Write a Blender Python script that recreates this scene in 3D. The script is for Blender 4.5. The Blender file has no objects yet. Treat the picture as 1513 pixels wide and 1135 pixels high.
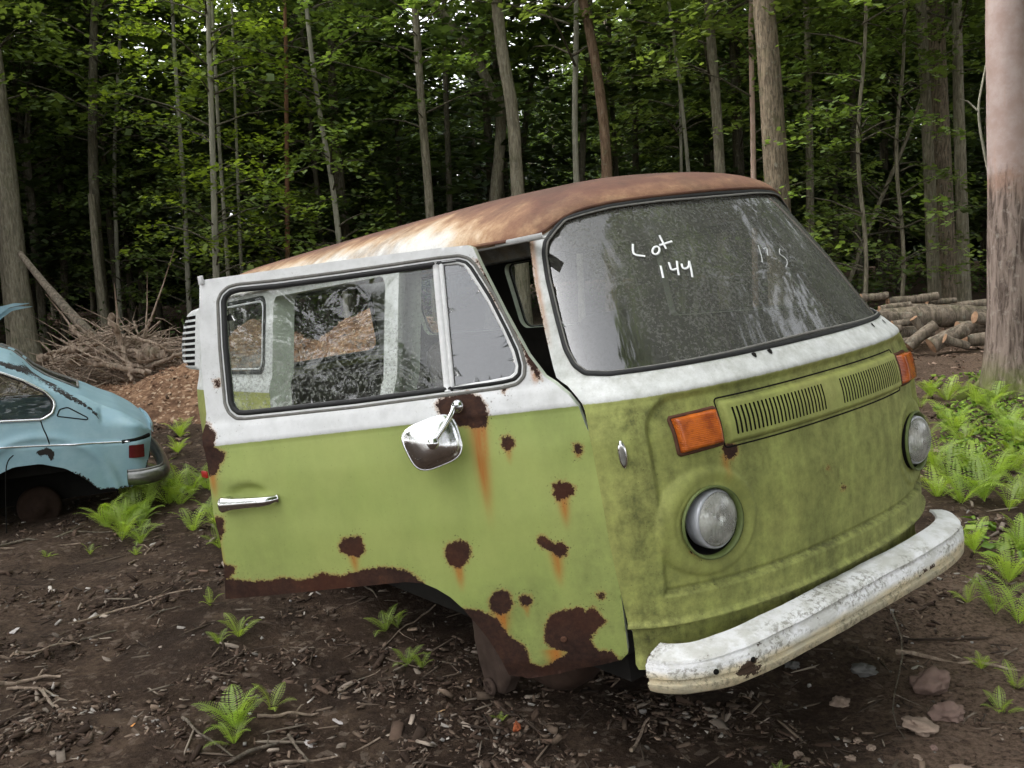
import bpy, bmesh, math, random
import numpy as np
from mathutils import Vector, Matrix, noise
from mathutils.geometry import delaunay_2d_cdt
random.seed(7); rng=np.random.default_rng(11)
sc=bpy.context.scene; COL=sc.collection
PI=math.pi
# ------------------------------------------------------------------ helpers
def tag(o,label=None,cat=None,group=None,kind=None):
    if label:o['label']=label
    if cat:o['category']=cat
    if group:o['group']=group
    if kind:o['kind']=kind
    return o
def empty(name,loc=(0,0,0),rz=0,parent=None):
    o=bpy.data.objects.new(name,None);COL.objects.link(o);o.location=loc;o.rotation_euler=(0,0,rz)
    o.empty_display_size=.1
    if parent:o.parent=parent
    return o
def mesh_np(name,V,F,mat,parent=None,smooth=True,attrs=None,fmat=None):
    """V (n,3); F list/array of faces; mat material or list"""
    me=bpy.data.meshes.new(name)
    V=np.asarray(V,dtype=np.float32)
    if isinstance(F,np.ndarray):
        k=F.shape[1];n=len(F)
        me.vertices.add(len(V));me.vertices.foreach_set('co',V.ravel())
        me.loops.add(n*k);me.loops.foreach_set('vertex_index',F.astype(np.int32).ravel())
        me.polygons.add(n);me.polygons.foreach_set('loop_start',np.arange(0,n*k,k,dtype=np.int32))
        me.polygons.foreach_set('loop_total',np.full(n,k,dtype=np.int32))
        me.update(calc_edges=True)
    else:
        me.from_pydata(V.tolist(),[],[list(f) for f in F]);me.update()
    for m in (mat if isinstance(mat,(list,tuple)) else [mat]):me.materials.append(m)
    if fmat is not None:me.polygons.foreach_set('material_index',np.asarray(fmat,dtype=np.int32))
    if attrs:
        for k,a in attrs.items():
            a=np.asarray(a,dtype=np.float32)
            if a.ndim==1:
                at=me.attributes.new(k,'FLOAT','POINT');at.data.foreach_set('value',a)
            else:
                at=me.attributes.new(k,'FLOAT_COLOR','POINT')
                at.data.foreach_set('color',np.concatenate([a,np.ones((len(a),1),np.float32)],1).ravel())
    if smooth:me.polygons.foreach_set('use_smooth',np.ones(len(me.polygons),dtype=bool))
    me.validate();me.update()
    o=bpy.data.objects.new(name,me);COL.objects.link(o)
    if parent:o.parent=parent
    return o
def smoothstep(a,b,x):
    t=np.clip((x-a)/(b-a),0,1);return t*t*(3-2*t)
# numpy value noise
def _h(ix,iy,iz,s=0):
    n=(ix*374761393+iy*668265263+iz*2147483647+s*1274126177)&0xffffffff
    n=((n^(n>>13))*1274126177)&0xffffffff
    n=((n^(n>>16))*2246822519)&0xffffffff
    return ((n>>8)&0xffff)/65535.0
def vnoise(x,y,z=0,s=0):
    x=np.asarray(x,float);y=np.asarray(y,float);z=np.zeros_like(x)+z
    ix=np.floor(x).astype(np.int64);iy=np.floor(y).astype(np.int64);iz=np.floor(z).astype(np.int64)
    fx=x-ix;fy=y-iy;fz=z-iz
    fx=fx*fx*(3-2*fx);fy=fy*fy*(3-2*fy);fz=fz*fz*(3-2*fz)
    r=0
    for dx in (0,1):
        for dy in (0,1):
            for dz in (0,1):
                r=r+_h(ix+dx,iy+dy,iz+dz,s)*(fx if dx else 1-fx)*(fy if dy else 1-fy)*(fz if dz else 1-fz)
    return r
def fbm(x,y,z=0,o=4,s=0):
    r=0;a=.5;t=0
    for i in range(o):
        r=r+a*vnoise(x*2**i,y*2**i,z*2**i,s+i);t+=a;a*=.5
    return r/t
def resample(poly,step,closed=True):
    P=[np.array(p,float) for p in poly];out=[]
    n=len(P)
    for i in range(n if closed else n-1):
        a,b=P[i],P[(i+1)%n];L=np.linalg.norm(b-a);k=max(1,int(math.ceil(L/step)))
        for j in range(k):out.append(a+(b-a)*j/k)
    if not closed:out.append(P[-1])
    return np.array(out)
def smooth_poly(poly,it=1,closed=True):
    P=np.array(poly,float)
    for _ in range(it):
        if closed:
            Q=np.roll(P,-1,0);P=np.stack([P*.75+Q*.25,P*.25+Q*.75],1).reshape(-1,P.shape[1])
        else:
            Q=P[1:];R=P[:-1];M=np.stack([R*.75+Q*.25,R*.25+Q*.75],1).reshape(-1,P.shape[1])
            P=np.concatenate([P[:1],M,P[-1:]])
    return P
def inpoly(pts,poly):
    x,y=pts[:,0][:,None],pts[:,1][:,None]
    a=poly;b=np.roll(poly,-1,0)
    res=np.zeros(len(pts),bool)
    for i in range(0,len(pts),20000):
        X=x[i:i+20000];Y=y[i:i+20000]
        c=((a[:,1]>Y)!=(b[:,1]>Y))
        with np.errstate(divide='ignore',invalid='ignore'):
            xi=(b[:,0]-a[:,0])*(Y-a[:,1])/(b[:,1]-a[:,1])+a[:,0]
        res[i:i+20000]=(np.sum(c&(X<xi),1)%2)==1
    return res
def segdist(pts,poly,closed=True):
    a=poly if closed else poly[:-1];b=np.roll(poly,-1,0) if closed else poly[1:]
    d=b-a;L=np.maximum((d**2).sum(1),1e-12);out=np.empty(len(pts))
    for i in range(0,len(pts),10000):
        p=pts[i:i+10000][:,None,:]
        t=np.clip(((p-a)*d).sum(2)/L,0,1)
        q=a+t[...,None]*d
        out[i:i+10000]=np.sqrt(((p-q)**2).sum(2)).min(1)
    return out
def sdf(pts,poly):
    poly=np.asarray(poly,float);d=segdist(pts,poly);return np.where(inpoly(pts,poly),d,-d)
def rrect(x0,y0,x1,y1,r,n=5):
    o=[]
    for cx,cy,a in ((x1-r,y1-r,0),(x0+r,y1-r,90),(x0+r,y0+r,180),(x1-r,y0+r,270)):
        for k in range(n+1):
            t=math.radians(a+90*k/n);o.append((cx+r*math.cos(t),cy+r*math.sin(t)))
    return np.array(o)
def tri2d(outline,holes,step,jit=.0,keep=None,cellfn=None):
    out=resample(outline,step);hs=[resample(h,step) for h in holes]
    lo=out.min(0);hi=out.max(0)
    gx=np.arange(lo[0],hi[0],step);gy=np.arange(lo[1],hi[1],step*.866)
    X,Y=np.meshgrid(gx,gy);X=X+(np.arange(len(gy))%2)[:,None]*step*.5
    G=np.stack([X.ravel(),Y.ravel()],1)
    m=inpoly(G,out)
    for h in hs:m&=~inpoly(G,h)
    G=G[m]
    for h in [out]+hs:
        d=segdist(G,h);G=G[d>step*.45]
    pts=[out]+hs+[G];edges=[];k=0
    for h in [out]+hs:
        n=len(h);edges+=[(k+i,k+(i+1)%n) for i in range(n)];k+=n
    allp=np.concatenate(pts)
    r=delaunay_2d_cdt([Vector(p) for p in allp],edges,[],0,1e-7)
    V=np.array([(v[0],v[1]) for v in r[0]]);T=np.array([f for f in r[2] if len(f)==3])
    c=V[T].mean(1);m=inpoly(c,out)
    for h in hs:m&=~inpoly(c,h)
    return V,T[m],out,hs
def tube_np(path,rad,closed=False,n=8,squash=None,rads=None,up=None):
    P=np.asarray(path,float);m=len(P)
    T=np.roll(P,-1,0)-np.roll(P,1,0) if closed else np.gradient(P,axis=0)
    T/=np.maximum(np.linalg.norm(T,axis=1),1e-9)[:,None]
    if up is None:
        N=np.zeros_like(P);v=np.array([0,0,1.]) if abs(T[0,2])<.9 else np.array([1.,0,0])
        v=np.cross(T[0],v);v/=np.linalg.norm(v)
        for i in range(m):
            v=v-T[i]*(v@T[i]);v/=np.linalg.norm(v);N[i]=v
    else:
        N=np.asarray(up,float)+np.zeros_like(P);N=N-T*(N*T).sum(1)[:,None];N/=np.linalg.norm(N,axis=1)[:,None]
    B=np.cross(T,N);a=np.arange(n)*2*PI/n
    R=np.full(m,rad) if rads is None else np.asarray(rads)
    s=squash or 1.
    V=P[:,None,:]+R[:,None,None]*(np.cos(a)[None,:,None]*N[:,None,:]*s+np.sin(a)[None,:,None]*B[:,None,:])
    V=V.reshape(-1,3);F=[]
    i=np.arange(m if closed else m-1);j=np.arange(n)
    I,J=np.meshgrid(i,j,indexing='ij');I2=(I+1)%m;J2=(J+1)%n
    F=np.stack([I*n+J,I2*n+J,I2*n+J2,I*n+J2],-1).reshape(-1,4)
    return V,F
class MB:
    """collects raw geometry -> one mesh"""
    def __init__(s):s.V=[];s.F=[];s.M=[];s.n=0;s.A=[]
    def add(s,V,F,m=0,col=None):
        V=np.asarray(V,float);s.V.append(V)
        for f in (F.tolist() if isinstance(F,np.ndarray) else F):
            s.F.append([i+s.n for i in f]);s.M.append(m)
        if col is not None:s.A.append(np.zeros((len(V),3))+np.array(col))
        s.n+=len(V);return s
    def tube(s,path,rad,closed=False,n=8,m=0,rads=None,squash=None,up=None,cap=True,col=None):
        V,F=tube_np(path,rad,closed,n,squash,rads,up);k=len(V)//n
        F=F.tolist()
        if cap and not closed:F+= [list(range(n))[::-1],[ (k-1)*n+i for i in range(n)]]
        return s.add(V,F,m,col)
    def box(s,c,sz,m=0,R=None,bev=0,col=None):
        c=np.array(c,float);h=np.array(sz,float)/2
        bm=bmesh.new();bmesh.ops.create_cube(bm,size=1)
        for v in bm.verts:v.co=Vector((v.co.x*sz[0],v.co.y*sz[1],v.co.z*sz[2]))
        if bev:bmesh.ops.bevel(bm,geom=bm.edges[:],offset=bev,segments=3,affect='EDGES',profile=.5)
        V=np.array([v.co[:] for v in bm.verts])
        if R is not None:V=V@np.asarray(R).T
        F=[[v.index for v in f.verts] for f in bm.faces];bm.free()
        return s.add(V+c,F,m,col)
    def build(s,name,mat,parent=None,smooth=True,attrs=None,edge=None):
        V=np.concatenate(s.V)
        at=dict(attrs or {})
        if s.A and len(s.A)==len(s.V):at['tint']=np.concatenate(s.A)
        o=mesh_np(name,V,s.F,mat,parent,smooth,at,s.M)
        if edge:
            md=o.data;bm=bmesh.new();bm.from_mesh(md)
            for e in bm.edges:
                if len(e.link_faces)==2 and e.calc_face_angle(0)>math.radians(edge):e.smooth=False
            bm.to_mesh(md);bm.free()
        return o
def sharp(o,deg=40):
    bm=bmesh.new();bm.from_mesh(o.data)
    for e in bm.edges:
        if len(e.link_faces)==2 and e.calc_face_angle(0)>math.radians(deg):e.smooth=False
    bm.to_mesh(o.data);bm.free();return o
def lathe(profile,n=32,axis='x'):
    """profile list of (r, a) ; around axis"""
    V=[];m=len(profile)
    for k in range(n):
        t=2*PI*k/n
        for r,a in profile:
            c,s_=r*math.cos(t),r*math.sin(t)
            V.append({'x':(a,c,s_),'y':(c,a,s_),'z':(c,s_,a)}[axis])
    F=[]
    for k in range(n):
        k2=(k+1)%n
        for i in range(m-1):F.append([k*m+i,k2*m+i,k2*m+i+1,k*m+i+1])
    return np.array(V),F
# ------------------------------------------------------------------ materials
class NT:
    def __init__(s,name):
        s.m=bpy.data.materials.new(name);s.m.use_nodes=True;s.t=s.m.node_tree;s.t.nodes.clear()
        s.out=s.t.nodes.new('ShaderNodeOutputMaterial')
    def n(s,typ,**kw):
        nd=s.t.nodes.new('ShaderNode'+typ)
        for k,v in kw.items():
            if k.startswith('_'):setattr(nd,k[1:],v)
            else:
                key=k.replace('__',' ')
                inp=nd.inputs[int(key[1:])] if key[0]=='i' and key[1:].isdigit() else nd.inputs[key]
                s.set(inp,v)
        return nd
    def set(s,inp,v):
        if isinstance(v,bpy.types.NodeSocket):s.t.links.new(v,inp)
        elif isinstance(v,bpy.types.Node):s.t.links.new(v.outputs[0],inp)
        else:
            if inp.type=='RGBA' and len(v)==3:v=(*v,1)
            inp.default_value=v
    def coord(s,w='Object'):return s.n('TexCoord').outputs[w]
    def attr(s,name,col=False):
        a=s.n('Attribute',_attribute_name=name);return a.outputs['Color' if col else 'Fac']
    def noise(s,scale,detail=4,rough=.6,vec=None,dist=0,lac=2):
        return s.n('TexNoise',Vector=vec if vec is not None else s.coord(),Scale=scale,Detail=detail,Roughness=rough,Distortion=dist).outputs[0]
    def noisec(s,scale,detail=2,vec=None):
        return s.n('TexNoise',Vector=vec if vec is not None else s.coord(),Scale=scale,Detail=detail).outputs[1]
    def math(s,op,a,b=0,c=0,clamp=False):
        nd=s.n('Math',_operation=op,_use_clamp=clamp);s.set(nd.inputs[0],a);s.set(nd.inputs[1],b);s.set(nd.inputs[2],c);return nd.outputs[0]
    def mix(s,f,a,b,blend='MIX'):
        nd=s.n('Mix',_data_type='RGBA',_blend_type=blend)
        s.set(nd.inputs[0],f);s.set(nd.inputs[6],a);s.set(nd.inputs[7],b);return nd.outputs[2]
    def mixf(s,f,a,b):
        nd=s.n('Mix',_data_type='FLOAT');s.set(nd.inputs[0],f);s.set(nd.inputs[2],a);s.set(nd.inputs[3],b);return nd.outputs[0]
    def ramp(s,f,stops):
        nd=s.n('ValToRGB');s.set(nd.inputs[0],f);e=nd.color_ramp.elements
        while len(e)>1:e.remove(e[0])
        for i,(p,c) in enumerate(stops):
            el=e[0] if i==0 else e.new(p)
            el.position=p;el.color=(*c,1) if len(c)==3 else c
        return nd.outputs[0]
    def step(s,v,a,b):
        nd=s.n('MapRange',_clamp=True,_interpolation_type='SMOOTHSTEP');s.set(nd.inputs[0],v);s.set(nd.inputs[1],a);s.set(nd.inputs[2],b);return nd.outputs[0]
    def scale(s,v,sc_):
        return s.n('Mapping',Vector=v,Scale=sc_).outputs[0]
    def bump(s,h,dist=.01,strength=1,normal=None):
        nd=s.n('Bump',Height=h,Distance=dist,Strength=strength)
        if normal is not None:s.set(nd.inputs['Normal'],normal)
        return nd.outputs[0]
    def pbr(s,color,rough=.6,metal=0,normal=None,spec=.5,**kw):
        b=s.n('BsdfPrincipled');s.set(b.inputs['Base Color'],color);s.set(b.inputs['Roughness'],rough);s.set(b.inputs['Metallic'],metal)
        s.set(b.inputs['Specular IOR Level'],spec)
        if normal is not None:s.set(b.inputs['Normal'],normal)
        for k,v in kw.items():s.set(b.inputs[k.replace('__',' ')],v)
        s.t.links.new(b.outputs[0],s.out.inputs[0]);return b
    def surf(s,sh):s.t.links.new(sh if isinstance(sh,bpy.types.NodeSocket) else sh.outputs[0],s.out.inputs[0]);return s.m
def simple(name,col,rough=.6,metal=0,nscale=30,var=.25,bump=.0,spec=.5,nvec=None):
    t=NT(name);n=t.noise(nscale,5,.6)
    c=t.mix(n,tuple(x*(1-var) for x in col),tuple(min(1,x*(1+var)) for x in col))
    t.pbr(c,rough,metal,t.bump(n,.004,bump) if bump else None,spec);return t.m

def paint_material(name,green,white,moss=1.0,grime_shade_col=(.035,.04,.018),rustfreq=1.,gloss=.42,mottle=.5):
    """chalky old car paint with a white upper band, rust (sdf attribute), run-off streaks and algae film"""
    t=NT(name);co=t.coord()
    wa=t.attr('white');ra=t.attr('rust');sa=t.attr('streak');ga=t.attr('grime_shade')
    jag=t.noise(55*rustfreq,6,.75);jag2=t.noise(14,3,.6);fine=t.noise(260,4,.7);big=t.noise(2.3,4,.55)
    vs=t.scale(co,(1,1,.22));runs=t.noise(9,5,.6,vec=vs);runs2=t.noise(42,4,.6,vec=vs)
    # base
    w=t.step(t.math('ADD',wa,t.math('MULTIPLY',t.math('SUBTRACT',jag,.5),.006)),-.0015,.0015)
    g=t.mix(t.step(runs,.3,.75),green,tuple(c*.80 for c in green))
    g=t.mix(t.step(big,.35,.7),g,(green[0]*1.12,green[1]*1.04,green[2]*1.15))
    wv=t.mix(t.step(jag2,.35,.7),white,tuple(c*.86 for c in white))
    spk=t.step(t.noise(120,5,.8),.60,.70)
    wv=t.mix(t.math('MULTIPLY',spk,t.math('MULTIPLY',t.step(t.noise(4,3,.6),.34,.60),.8)),wv,(.26,.25,.22))
    c=t.mix(w,g,wv)
    # algae / grime film, with crease shade painted in
    gm=t.math('ADD',t.math('MULTIPLY',t.math('SUBTRACT',runs2,.5),.45),t.math('ADD',t.math('MULTIPLY',t.math('SUBTRACT',runs,.5),.75),t.math('ADD',t.math('MULTIPLY',t.math('SUBTRACT',t.noise(3.2,6,.7),.5),.65),t.math('MULTIPLY',t.math('SUBTRACT',t.noise(24,6,.78),.5),1.5))))
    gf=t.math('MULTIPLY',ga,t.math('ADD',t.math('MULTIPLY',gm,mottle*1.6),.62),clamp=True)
    c=t.mix(t.math('MULTIPLY',gf,moss,clamp=True),c,grime_shade_col)
    specks=t.math('MULTIPLY',t.step(t.noise(190,2,.5),.68,.74),t.math('MULTIPLY',ga,.7))
    c=t.mix(specks,c,(.03,.028,.015))
    # streaks
    st=t.math('MULTIPLY',sa,t.math('ADD',.35,t.math('MULTIPLY',t.noise(60,4,.6,vec=t.scale(co,(1,1,.06))),1.3)),clamp=True)
    c=t.mix(t.math('MULTIPLY',st,1.0,clamp=True),c,(.40,.15,.022))
    # rust
    rd=t.math('ADD',ra,t.math('ADD',t.math('MULTIPLY',t.math('SUBTRACT',t.noise(85,7,.82),.5),.050),t.math('MULTIPLY',t.math('SUBTRACT',jag2,.5),.018)))
    fk=t.math('MULTIPLY',t.step(t.noise(130,3,.6),.62,.66),t.step(t.math('ADD',ra,t.math('MULTIPLY',t.math('SUBTRACT',jag2,.5),.05)),-.034,-.004))
    r=t.math('MAXIMUM',t.step(rd,-.0008,.0012),t.math('MULTIPLY',fk,.85))
    halo=t.math('MULTIPLY',t.step(rd,-.009,0),.6)
    c=t.mix(halo,c,(.34,.17,.05))
    rc=t.ramp(t.math('ADD',t.math('MULTIPLY',jag,.6),t.math('MULTIPLY',jag2,.4)),[(.30,(.020,.012,.010)),(.48,(.040,.022,.017)),(.60,(.062,.031,.021)),(.74,(.13,.052,.024))])
    rc=t.mix(t.math('MULTIPLY',t.step(big,.5,.7),.4),rc,(.11,.035,.017))
    c=t.mix(r,c,rc)
    h=t.math('ADD',t.math('MULTIPLY',t.math('MULTIPLY',t.math('ADD',fine,jag),.5),t.mixf(r,.12,.9)),t.math('MULTIPLY',r,-.5))
    nb=t.bump(h,.0025,.7)
    ro=t.mixf(r,t.math('ADD',gloss,t.math('MULTIPLY',gf,.4)),.92)
    t.pbr(c,ro,0,nb,t.mixf(r,.45,.12));return t.m
M={}
GREEN=(.335,.41,.085)
M['door_paint']=paint_material('lime_door_paint',(.35,.43,.115),(.72,.72,.73),.75,gloss=.5,grime_shade_col=(.10,.12,.04))
M['body_paint']=paint_material('mossy_lime_body_paint',(.335,.37,.095),(.70,.71,.70),1.0,gloss=.62,grime_shade_col=(.095,.098,.034),mottle=1.0)
def roof_mat():
    t=NT('rusted_roof_paint');wa=t.attr('white');co=t.coord()
    n1=t.noise(5,6,.65,vec=t.scale(co,(1,1,1)));n2=t.noise(22,6,.7);n3=t.noise(120,5,.7);ns=t.noise(9,4,.6,vec=t.scale(co,(1.,.35,1)))
    f=t.math('ADD',wa,t.math('ADD',t.math('MULTIPLY',t.math('SUBTRACT',n1,.5),.55),t.math('MULTIPLY',t.math('SUBTRACT',ns,.5),.55)))
    f=t.math('ADD',f,t.math('MULTIPLY',t.math('SUBTRACT',n2,.5),.25))
    c=t.ramp(f,[(.0,(.12,.060,.043)),(.20,(.175,.085,.058)),(.36,(.26,.14,.085)),(.48,(.42,.26,.15)),(.60,(.58,.43,.29)),(.74,(.66,.58,.48)),(.88,(.70,.69,.66))])
    c=t.mix(t.math('MULTIPLY',t.step(t.noise(3,5,.7),.48,.66),.45),c,(.10,.06,.045))
    c=t.mix(t.math('MULTIPLY',t.step(n3,.45,.8),.35),c,(.08,.04,.03))
    t.pbr(c,t.mixf(t.step(f,.4,.8),.85,.68),0,t.bump(t.math('ADD',n3,n2),.002,.6),.3);return t.m
M['roof']=roof_mat()
def bumper_mat():
    t=NT('chipped_white_bumper_paint');co=t.coord();z=t.n('SeparateXYZ',Vector=co).outputs[2]
    n1=t.noise(10,5,.65,vec=t.scale(co,(1,1,2)));n2=t.noise(60,6,.75);n3=t.noise(5,3,.6,vec=t.scale(co,(1,1,4)))
    up=t.step(t.math('ADD',z,t.math('MULTIPLY',t.math('SUBTRACT',n1,.5),.03)),.372,.400)
    c=t.mix(t.math('MULTIPLY',t.math('SUBTRACT',1,up),t.step(n3,.05,.45)),(.78,.78,.79),(.60,.51,.34))
    c=t.mix(t.math('MULTIPLY',t.step(n1,.40,.62),.5),c,(.36,.35,.28))
    c=t.mix(t.math('MULTIPLY',t.math('MULTIPLY',t.step(n2,.48,.58),t.step(n3,.42,.58)),.65),c,(.13,.12,.08))
    e=t.attr('rust')
    rd=t.step(t.math('ADD',e,t.math('ADD',t.math('MULTIPLY',t.math('SUBTRACT',n2,.5),.05),t.math('MULTIPLY',t.math('SUBTRACT',n1,.5),.06))),-.001,.002)
    c=t.mix(rd,c,t.mix(n2,(.02,.017,.014),(.09,.05,.03)))
    t.pbr(c,t.mixf(rd,.72,.9),0,t.bump(t.math('ADD',n2,t.math('MULTIPLY',n1,2)),.006,.8),.25);return t.m
M['bumper']=bumper_mat()
M['rubber']=simple('perished_black_rubber',(.02,.02,.02),.6,0,40,.4,.3,.3)
M['dark']=simple('dark_soot_metal',(.012,.011,.010),.9,0,20,.4,.3,.1)
M['interior']=simple('dark_vinyl_interior',(.02,.018,.016),.7,0,12,.5,.3,.2)
M['seat']=simple('brown_seat_vinyl',(.05,.042,.034),.6,0,15,.4,.4,.3)
M['rimpaint']=simple('dark_green_rim_paint',(.10,.13,.035),.6,0,40,.5,.3)
M['jamb']=simple('pale_green_jamb_paint',(.52,.57,.46),.5,0,12,.25,.15)
M['greyrub']=simple('aged_grey_seal',(.16,.155,.14),.7,0,60,.5,.3,.3)
M['whitetrim']=simple('white_trim_paint',(.66,.66,.66),.45,0,60,.2,.1)
M['ring']=simple('grey_retaining_ring',(.42,.43,.46),.45,.3,30,.3,.2)
M['darkrust']=simple('dark_rusty_drum',(.032,.020,.015),.95,0,25,.5,.6,.1)
M['rustmetal']=simple('rusted_steel',(.10,.05,.033),.9,0,25,.6,.6,.1)
def chrome_mat():
    t=NT('tarnished_chrome');n=t.noise(70,5,.7);n2=t.noise(300,3,.6)
    c=t.mix(t.step(n,.5,.75),(.72,.72,.73),(.35,.34,.33));t.pbr(c,t.mixf(t.step(n,.4,.8),.10,.35),1,t.bump(n2,.0006,.3));return t.m
M['chrome']=chrome_mat()
M['dullchrome']=simple('dull_weathered_chrome',(.22,.22,.21),.32,.9,30,.5,.3)
def amber():
    t=NT('amber_ribbed_lens');co=t.coord();w=t.n('TexWave',Vector=co,Scale=55.,Distortion=0.,_bands_direction='Z').outputs['Fac'];n=t.noise(14,4,.6);n2=t.noise(60,4,.6)
    c=t.mix(t.step(n,.35,.7),(.55,.13,.015),(.24,.045,.010));c=t.mix(t.math('MULTIPLY',t.step(n2,.5,.8),.5),c,(.10,.03,.012))
    t.pbr(c,.22,0,t.bump(w,.0012,.5),.5,Subsurface__Weight=.0);return t.m
M['amber']=amber()
M['redlens']=simple('red_lens',(.42,.02,.018),.3,0,20,.3)
def lens_mat():
    t=NT('headlamp_glass');co=t.coord();w=t.n('TexWave',Vector=co,Scale=26.,Distortion=.3,_bands_direction='Y').outputs['Fac'];d=t.noise(40,5,.7);e=t.noise(12,4,.6)
    tr=t.n('BsdfRefraction',Color=(.95,.96,.95),IOR=1.12,Roughness=.05,Normal=t.bump(w,.003,.7));top=t.n('BsdfGlossy',Color=(1,1,1),Roughness=.06)
    m1=t.n('MixShader',Fac=t.n('Fresnel',IOR=1.6));t.t.links.new(tr.outputs[0],m1.inputs[1]);t.t.links.new(top.outputs[0],m1.inputs[2])
    df=t.n('BsdfDiffuse',Color=(.55,.55,.50))
    m2=t.n('MixShader',Fac=t.math('ADD',.36,t.math('MULTIPLY',t.step(e,.45,.75),t.math('MULTIPLY',d,.7))));t.t.links.new(m1.outputs[0],m2.inputs[1]);t.t.links.new(df.outputs[0],m2.inputs[2])
    return t.surf(m2)
M['lens']=lens_mat()
M['reflector']=simple('lamp_reflector',(.86,.86,.84),.22,1,8,.05,.15)
M['wheelmud']=simple('mud_caked_wheel',(.06,.042,.034),.95,0,14,.6,.6,.1)
def glass_mat(name,dirt,dirtcol,tint=(.72,.76,.75),speckle=1.,rough=.01,ior=1.5,film=.0):
    """thin sheet: see-through + fresnel reflection + dust / lichen specks"""
    t=NT(name);co=t.coord()
    lw=t.n('Fresnel',IOR=ior)
    tr=t.n('BsdfTransparent',Color=tint);gl=t.n('BsdfGlossy',Color=(1,1,1),Roughness=rough)
    m=t.n('MixShader',Fac=lw);t.t.links.new(tr.outputs[0],m.inputs[1]);t.t.links.new(gl.outputs[0],m.inputs[2])
    v=t.n('TexNoise',Vector=co,Scale=95.,Detail=5.,Roughness=.72).outputs[0];b=t.noise(6,4,.6);b2=t.noise(28,4,.65)
    ga=t.attr('grime_shade')
    sp=t.step(t.math('ADD',v,t.math('MULTIPLY',t.math('SUBTRACT',b,.5),.25)),.47,.60)
    f=t.math('ADD',t.math('MULTIPLY',sp,dirt*speckle),t.math('ADD',film,t.math('MULTIPLY',b2,film*.9)))
    f=t.math('MULTIPLY',f,ga,clamp=True)
    d=t.n('BsdfDiffuse',Color=t.mix(b2,dirtcol,tuple(c*.6 for c in dirtcol)))
    m2=t.n('MixShader',Fac=f);t.t.links.new(m.outputs[0],m2.inputs[1]);t.t.links.new(d.outputs[0],m2.inputs[2])
    return t.surf(m2)
M['glass']=glass_mat('dusty_side_glass',.33,(.30,.31,.28),tint=(.86,.90,.88),film=.01)
M['ventglass']=glass_mat('vent_glass',.05,(.25,.25,.26),tint=(.35,.37,.40),film=.03,ior=1.85)
M['windscreen']=glass_mat('filthy_windscreen_glass',.34,(.19,.19,.17),tint=(.5,.52,.5),film=.26,rough=.04,ior=2.1)
M['marker_ink']=simple('white_marker_ink',(.85,.86,.86),.6,0,200,.1)
M['marker_faint']=simple('faded_marker_ink',(.45,.46,.45),.7,0,200,.3)
def bark(name,a,b,sc_=1.,moss=0):
    t=NT(name);co=t.coord();v=t.scale(co,(1,1,.16));r=t.noise(22*sc_,6,.7,vec=v,dist=.6);n=t.noise(4,4,.6);l=t.noise(11,4,.7)
    c=t.mix(t.step(r,.35,.68),a,b);c=t.mix(t.math('MULTIPLY',t.step(l,.55,.7),.45),c,(.30,.31,.25));c=t.mix(t.math('MULTIPLY',t.step(n,.5,.75),.35+moss),c,(.07,.085,.03))
    t.pbr(c,.95,0,t.bump(r,.03,1),.1);return t.m
M['bark_grey']=bark('grey_bark',(.13,.115,.085),(.30,.27,.20))
M['bark_dark']=bark('dark_bark',(.07,.062,.047),(.17,.15,.11))
M['bark_pale']=bark('pale_smooth_bark',(.22,.21,.165),(.38,.36,.29),.6)
M['bark_bark']=bark('rough_brown_bark',(.08,.066,.048),(.27,.215,.155),1.3)
M['bark_brown']=bark('reddish_brown_bark',(.11,.07,.045),(.24,.165,.11))
M['bark_red']=bark('red_brown_bare_bark',(.17,.085,.05),(.30,.16,.10),.8)
M['bark_pink']=bark('pink_stripped_wood',(.42,.29,.23),(.56,.42,.36),.6)
M['log']=bark('felled_log_bark',(.09,.074,.058),(.25,.205,.16),.7)
M['deadwood']=bark('bleached_dead_wood',(.21,.155,.115),(.46,.36,.28),.9)
M['logend']=simple('cut_wood',(.24,.15,.095),.9,0,14,.55,.4,.1)
def leaf(name,a,b,tr=.5):
    t=NT(name);oi=t.n('ObjectInfo').outputs['Random'];at=t.attr('tint',True)
    c=t.mix(t.math('ADD',t.noise(1.1,2,.5),0),a,b);c=t.mix(1.,c,at,'MULTIPLY')
    c=t.mix(1.,c,t.mix(oi,(.8,.85,.8),(1.15,1.1,1.05)),'MULTIPLY')
    d=t.n('BsdfDiffuse',Color=c);tl=t.n('BsdfTranslucent',Color=t.mix(1.,c,(1.2,1.25,.5),'MULTIPLY'))
    gl=t.n('BsdfGlossy',Color=(1,1,1),Roughness=.45)
    m=t.n('MixShader',Fac=tr);t.t.links.new(d.outputs[0],m.inputs[1]);t.t.links.new(tl.outputs[0],m.inputs[2])
    m2=t.n('MixShader',Fac=.03);t.t.links.new(m.outputs[0],m2.inputs[1]);t.t.links.new(gl.outputs[0],m2.inputs[2])
    return t.surf(m2)
M['leaf_dark']=leaf('forest_leaves',(.090,.130,.048),(.150,.200,.066))
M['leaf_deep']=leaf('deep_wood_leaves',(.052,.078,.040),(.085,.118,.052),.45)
M['leaf_bright']=leaf('young_beech_leaves',(.19,.25,.05),(.27,.34,.06),.55)
M['fern']=leaf('fern_fronds',(.29,.41,.08),(.42,.54,.10),.5)
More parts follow.
